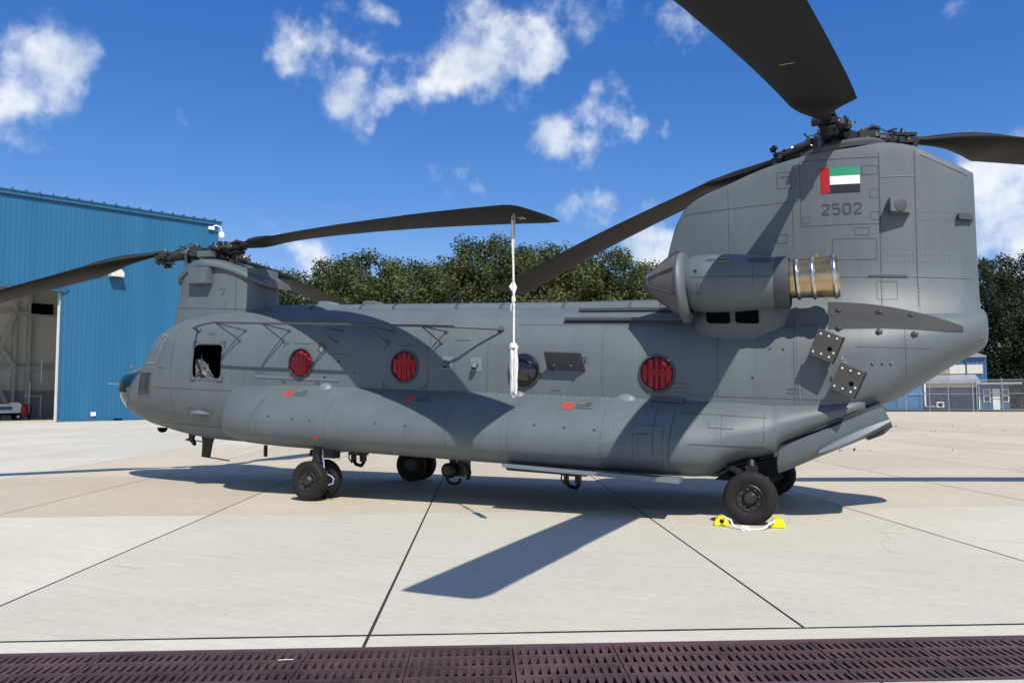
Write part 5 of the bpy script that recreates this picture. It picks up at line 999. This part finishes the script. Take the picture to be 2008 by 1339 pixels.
# ---- rotors
def blade_mesh(M_off, az, ccw, droop, zslope, name='rotor_blade'):
    # span u, leading direction v (towards rotation)
    a = R(az); u = Vector((math.cos(a), math.sin(a), 0)); v = Vector((-math.sin(a), math.cos(a), 0))*(1 if ccw else -1); k = Vector((0, 0, 1)); hub = Vector(M_off)
    rs = []
    st = [(1.02, .055, .055, 1), (1.25, .09, .065, .95), (1.45, .16, .08, .8), (1.65, .235, .13, .6), (1.85, .29, .24, .45), (2.05, .32, .36, .3), (2.24, .325, .485, .2), (2.26, .325, .495, .15), (2.8, .325, .505, .05), (3.4, .325, .51, 0), (4.2, .32, .51, 0), (5.3, .32, .51, 0), (6.4, .32, .51, 0), (6.95, .32, .51, 0), (6.97, .32, .525, 0), (7.6, .32, .525, 0), (8.3, .32, .525, 0), (8.7, .32, .525, 0), (8.95, .32, .525, 0), (9.06, .32, .50, 0), (9.12, .315, .46, 0), (9.145, .305, .40, 0)]
    for r, le, te, rd in st:
        f = (r-.9)/8.24; z = -droop[0]*max(0, r-.9)-droop[1]*f*f; tw = R(11-17*f)
        c = hub+u*r+k*z; ch = le+te; pts = []
        for s in [0, .015, .05, .12, .25, .45, .7, .9, 1.0, .9, .7, .45, .25, .12, .05, .015]:
            pts.append(s)
        n = len(pts); ring = []
        for i, s in enumerate(pts):
            th = .6*(.2969*math.sqrt(s)-.126*s-.3516*s*s+.2843*s**3-.1015*s**4)*ch*(1 if ch > .3 else 1)
            if rd > 0: th = th*(1-rd)+rd*.5*ch*math.sqrt(max(0, 1-(2*s-1)**2))*.9
            th = max(th, .004 if 0 < s < 1 else 0); zz = th*(1 if i <= 8 else -.75)
            if r > 9: zz *= .5
            xo = le-s*ch; p = c+v*(xo*math.cos(tw)-zz*math.sin(tw)*1)+k*(xo*math.sin(tw)+zz*math.cos(tw)); ring.append(tuple(p))
        rs.append(ring)
    t = MB(); t.rings(rs); return t.build(name, BLADE, heli, smooth=True, angle=40), u, v
def head(hub, azs, ccw, droops, tilt):
    H = Vector(hub)
    t = MB(); t.lathe([(.0, -.22), (.16, -.22), (.18, -.1), (.26, -.08), (.28, .0), (.26, .07), (.16, .09), (.13, .15), (.07, .17), (.05, .22), (0, .22)], H, n=20); hb = t.build('rotor_hub', MECH, heli, smooth=True, angle=40)
    t = MB(); t.lathe([(.12, -.55), (.14, -.3), (.12, -.2)], H, n=16); t.lathe([(.2, -.42), (.34, -.40), (.36, -.34), (.33, -.30), (.2, -.28)], H, n=24); t.build('swashplate', MECH, hb, smooth=True)
    for az, dp in zip(azs, droops):
        bl, u, v = blade_mesh(hub, az, ccw, dp, 0); k = Vector((0, 0, 1))
        dz = lambda r: k*(-dp[0]*max(0, r-.4)*.8)
        X3 = Matrix((u, v, k)).transposed()
        P = lambda r, y=0, z=0: tuple(H+u*r+v*y+k*z+dz(r))
        t = MB(); t.tube([P(.2), P(.42)], .1, 12); t.box(P(.36), (.24, .3, .2), M=X3); t.lathe([(.05, -.15), (.06, -.12), (.06, .12), (.05, .15)], P(.36), k, 12); t.tube([P(.44), P(.56), P(.86)], [.1, .115, .1], 14)
        t.lathe([(.11, -.03), (.12, 0), (.11, .03)], P(.66), u-k*dp[0], 14); arm = t.build('pitch_housing', MECH, hb, bevel=.006)
        t = MB(); t.box(P(.98, 0, .0), (.30, .26, .09), M=X3); t.box(P(.95, 0, .095), (.34, .2, .05), M=X3); t.box(P(.95, 0, -.095), (.34, .2, .05), M=X3); t.lathe([(.05, -.15), (.055, -.13), (.055, .13), (.04, .16)], P(.95), k, 12); t.lathe([(.03, -.12), (.03, .12)], P(1.06, .05), k, 8); t.build('blade_clamp', MECH, arm, bevel=.005)
        t = MB(); t.tube([P(.36, -.16, .04), P(.62, -.19, .03)], .055, 10); t.tube([P(.62, -.19, .03), P(.92, -.15, .02)], .028, 8); t.lathe([(.045, -.04), (.045, .04)], P(.92, -.15, .02), k, 10); t.build('lag_damper', MECHG, arm, smooth=True)
        t = MB(); t.tube([P(.55, .17, -.02), P(.52, .2, -.32)], .025, 8); t.box(P(.56, .1, 0), (.1, .22, .05), M=X3); t.build('pitch_link', MECHG, arm)
        t = MB()
        for r, y, z in ((.36, 0, .15), (.95, 0, .155), (.92, -.15, .05), (.5, .13, .05), (.36, -.16, .1)):
            t.lathe([(.022, 0), (.024, .02), (.012, .035), (.0, .036)], P(r, y, z), k, 8)
        for r, y, z in ((.36, -.125, 0), (.98, .115, 0), (.98, -.115, .02), (.36, .125, 0), (.62, -.25, .03)):
            n_ = v if y > 0 else -v; t.lathe([(.02, 0), (.02, .015), (.008, .03), (0, .03)], P(r, y, z), n_, 8)
        t.build('brass_cap', GOLD, arm, kind='stuff')
        t = MB(); rr = random.Random(int(az*3))
        for q in range(20):
            r = rr.uniform(.15, 1.08); y = rr.uniform(-.2, .2); z = rr.uniform(-.15, .17); s = rr.uniform(.03, .09)
            if rr.random() < .5: t.box(P(r, y, z), (s*1.6, s, s), M=X3@Matrix.Rotation(rr.random(), 3, 'Y'))
            else: t.tube([P(r, y, z), P(r+rr.uniform(-.12, .12), y+rr.uniform(-.1, .1), z+rr.uniform(-.06, .1))], .014, 6)
        t.build('head_fitting', MECH, arm, kind='stuff')
        t = MB(); t.tube([P(.3, .1, .12), P(.45, .14, .17), P(.62, .1, .13), P(.8, .06, .08)], .012, 6); t.tube([P(.25, -.1, .1), P(.42, -.08, .18), P(.58, -.05, .12)], .01, 6); t.build('oil_line', MECHG, arm)
        yield bl, u, v, P, arm
HF = (-10.68, 0, 4.62); HA_ = (1.18, 0, 5.38)
fr_ = list(head(HF, (-21.6, 98.4, 218.4), True, ((.045, .37), (.10, .35), (.32, .2)), 0))
af_ = list(head(HA_, (-96.2, 24.7, 144.7), False, ((.10, .40), (.06, .4), (.09, .45)), 0))
for (bl, u, v, P_, arm), M in ((fr_[2], mat('pale yellow band', (.6, .55, .3), .5)), (af_[1], mat('red band', (.3, .03, .03), .5))):
    t = MB(); t.tube([P_(.60), P_(.63)], .104, 16); t.build('index_band', M, arm)
# cowl rings under the heads
t = MB(); t.lathe([(.62, -.30), (.64, -.24), (.60, -.19), (.4, -.15), (.2, -.14)], HA_, (-.10, 0, 1), 36); t.build('aft_mast_cowl', PAINT2, heli, smooth=True)
t = MB(); t.lathe([(.5, -.42), (.52, -.32), (.46, -.26), (.2, -.22)], HF, (-.1, 0, 1), 30); t.build('forward_mast_cowl', PAINT2, heli, smooth=True)
t = MB(S); t.box((-10.55, -.36, 4.07), (.36, .2, .14)); t.build('mast_access_box', PAINT, heli, bevel=.02)
# painted marks on the blades
def mark(bl, az, ccw, hub, dp, r0, r1, y, w, M, nm):
    a = R(az); u = Vector((math.cos(a), math.sin(a), 0)); v = Vector((-math.sin(a), math.cos(a), 0))*(1 if ccw else -1); k = Vector((0, 0, 1)); t = MB(); vs = []
    for r in (r0, r1):
        f = (r-.9)/8.24; tw = R(11-17*f); z = -dp[0]*(r-.9)-dp[1]*f*f
        for yy in (y-w/2, y+w/2):
            s = (.32-yy)/.83; th = .6*(.2969*math.sqrt(s)-.126*s-.3516*s*s+.2843*s**3-.1015*s**4)*.83*.75+.003
            vs.append(tuple(Vector(hub)+u*r+v*(yy*math.cos(tw)+th*math.sin(tw))+k*(z+yy*math.sin(tw)-th*math.cos(tw))))
    t.add(vs, [(0, 1, 3, 2)]); t.build(nm, M, bl, fix=False)
mark(af_[0][0], -96.2, False, HA_, (.10, .40), 4.25, 4.28, -.05, .14, YELM, 'blade_mark')
for q in range(6): mark(af_[0][0], -96.2, False, HA_, (.10, .40), 2.45+.06*q, 2.485+.06*q, -.16, .06, mat('brown stencil', (.16, .08, .03), .7) if q == 0 else bpy.data.materials['brown stencil'], 'blade_stencil')
for q in range(6): mark(af_[1][0], 24.7, False, HA_, (.06, .4), 2.9+.09*q, 2.95+.09*q, .02, .05, bpy.data.materials['brown stencil'], 'blade_stencil')
for q in range(2): mark(fr_[0][0], -21.6, True, HF, (.045, .37), 8.78+.06*q, 8.80+.06*q, -.05, .09, WHITE, 'blade_number')

# ================================================================== SMALL THINGS
# tie-down rope hanging from the forward rotor blade
rp = thing('tie_down_rope', 'white tie-down rope hanging coiled from the forward rotor blade tip', 'rope', (-2.52, -3.52, 1.62))
rnd = random.Random(4)
t = MB(); t.tube([(-.01, 0, 2.2), (0, 0, 1.6), (.005, .0, 1.1), (0, 0, .7)], .013, 8); t.build('line', ROPE, rp, smooth=True)
t = MB(); t.tube([(-.012, 0, 2.25), (-.022, 0, 2.0), (-.006, 0, 1.72)], .009, 6); t.tube([(.02, 0, 2.25), (.016, 0, 2.0), (0, 0, 1.72)], .009, 6); t.tube([(-.012, 0, 2.24), (0, .03, 2.3), (.02, 0, 2.24)], .01, 6); t.build('blade_loop', mat('grey strap', (.42, .40, .38), .8), rp, smooth=True)
for i in range(8):
    a = rnd.uniform(0, 6.28); w = rnd.uniform(.02, .06); x0 = rnd.uniform(-.03, .03); y0 = rnd.uniform(-.025, .025); zt_ = rnd.uniform(.58, .7); zb_ = rnd.uniform(0, .22); p = []
    for j in range(25):
        q = 2*math.pi*j/24; p.append((x0+math.cos(a)*w*math.cos(q)+rnd.gauss(0, .002), y0+math.sin(a)*w*math.cos(q)*.6, (zt_+zb_)/2+(zt_-zb_)/2*math.sin(q)))
    t = MB(); t.tube(p, .0115, 7); t.build('coil', ROPE, rp, smooth=True)
t = MB(); t.tube([(-.045+.09*math.cos(q)*.5+.045, .04*math.sin(q), .64-.015*k_+.004*q) for k_ in range(3) for q in [i*math.pi/6 for i in range(12)]], .012, 7); t.build('wrap', ROPE, rp, smooth=True)
t = MB(); v = [(-.06, 0, 1.38), (.0, .01, 1.46), (.05, -.01, 1.36), (.01, 0, 1.27)]; t.add(v+[(a, b+.004, c) for a, b, c in v], [(0, 1, 2, 3), (7, 6, 5, 4)]+[(i, i+4, (i+1) % 4+4, (i+1) % 4) for i in range(4)]); t.build('paper_tag', WHITE, rp)
t = MB(); t.lathe([(.0, -.05), (.024, -.03), (.028, 0), (.022, .03), (0, .05)], (0, 0, 1.22), n=10); t.tube([(0, 0, 1.2), (-.03, -.01, 1.14), (-.035, 0, 1.08)], .007, 6); t.tube([(0, 0, 1.2), (.02, -.01, 1.12)], .007, 6); t.build('knot', ROPE, rp, smooth=True)
# wheel chocks
def chock(loc, rz, label):
    c = thing('wheel_chock', label, 'chock', loc, rz, 'yellow chocks at the rear wheel')
    t = MB(); t.add([(x, y, z) for y in (-.12, .12) for x, z in ((-.095, 0), (.095, 0), (.09, .045), (.045, .11), (-.03, .115), (-.07, .075))], [(5, 4, 3, 2, 1, 0), (6, 7, 8, 9, 10, 11)]+[(i, (i+1) % 6, (i+1) % 6+6, i+6) for i in range(6)]); b = t.build('block', YEL, c, bevel=.012)
    t = MB(); t.lathe([(.028, 0), (.028, .004), (0, .004)], (.01, -.121, .07), (0, -1, 0), 12); t.build('rope_hole', DARK, c)
chock((-.345, -1.88, 0), R(8), 'yellow wheel chock in front of the near rear wheel')
chock((.335, -1.80, 0), R(186), 'yellow wheel chock behind the near rear wheel')
cr_ = thing('chock_rope', 'white knotted rope joining the two yellow wheel chocks', 'rope', (0, -2.12, 0))
t = MB(); pts = [(-.31, .10, .09), (-.27, .06, .12), (-.20, .04, .10), (-.16, .0, .03), (-.10, -.04, .013), (-.02, -.08, .013), (.06, -.08, .013), (.14, -.05, .013), (.2, -.01, .02), (.26, .10, .07), (.32, .17, .10)]; t.tube(pts, .013, 8); t.build('line', ROPE, cr_, smooth=True)
t = MB()
for i in range(4): t.tube([(-.03+.03*math.cos(q+i)+.015*i, -.08+.03*math.sin(q)*math.cos(i), .022+.018*math.sin(q+i*.7)) for q in [2*math.pi*j/12 for j in range(13)]], .011, 6)
t.build('knot', ROPE, cr_, smooth=True)

st = thing('drinking_straw', 'small white straw lying on the drain grate', 'straw', (0, 0, 0), GA+.12)
st.location = (-2.055, -8.275, .006)
t = MB(); t.tube([(-.045, 0, 0), (0, .002, .001), (.045, -.001, 0)], .0022, 8); t.build('tube', WHITE, st)
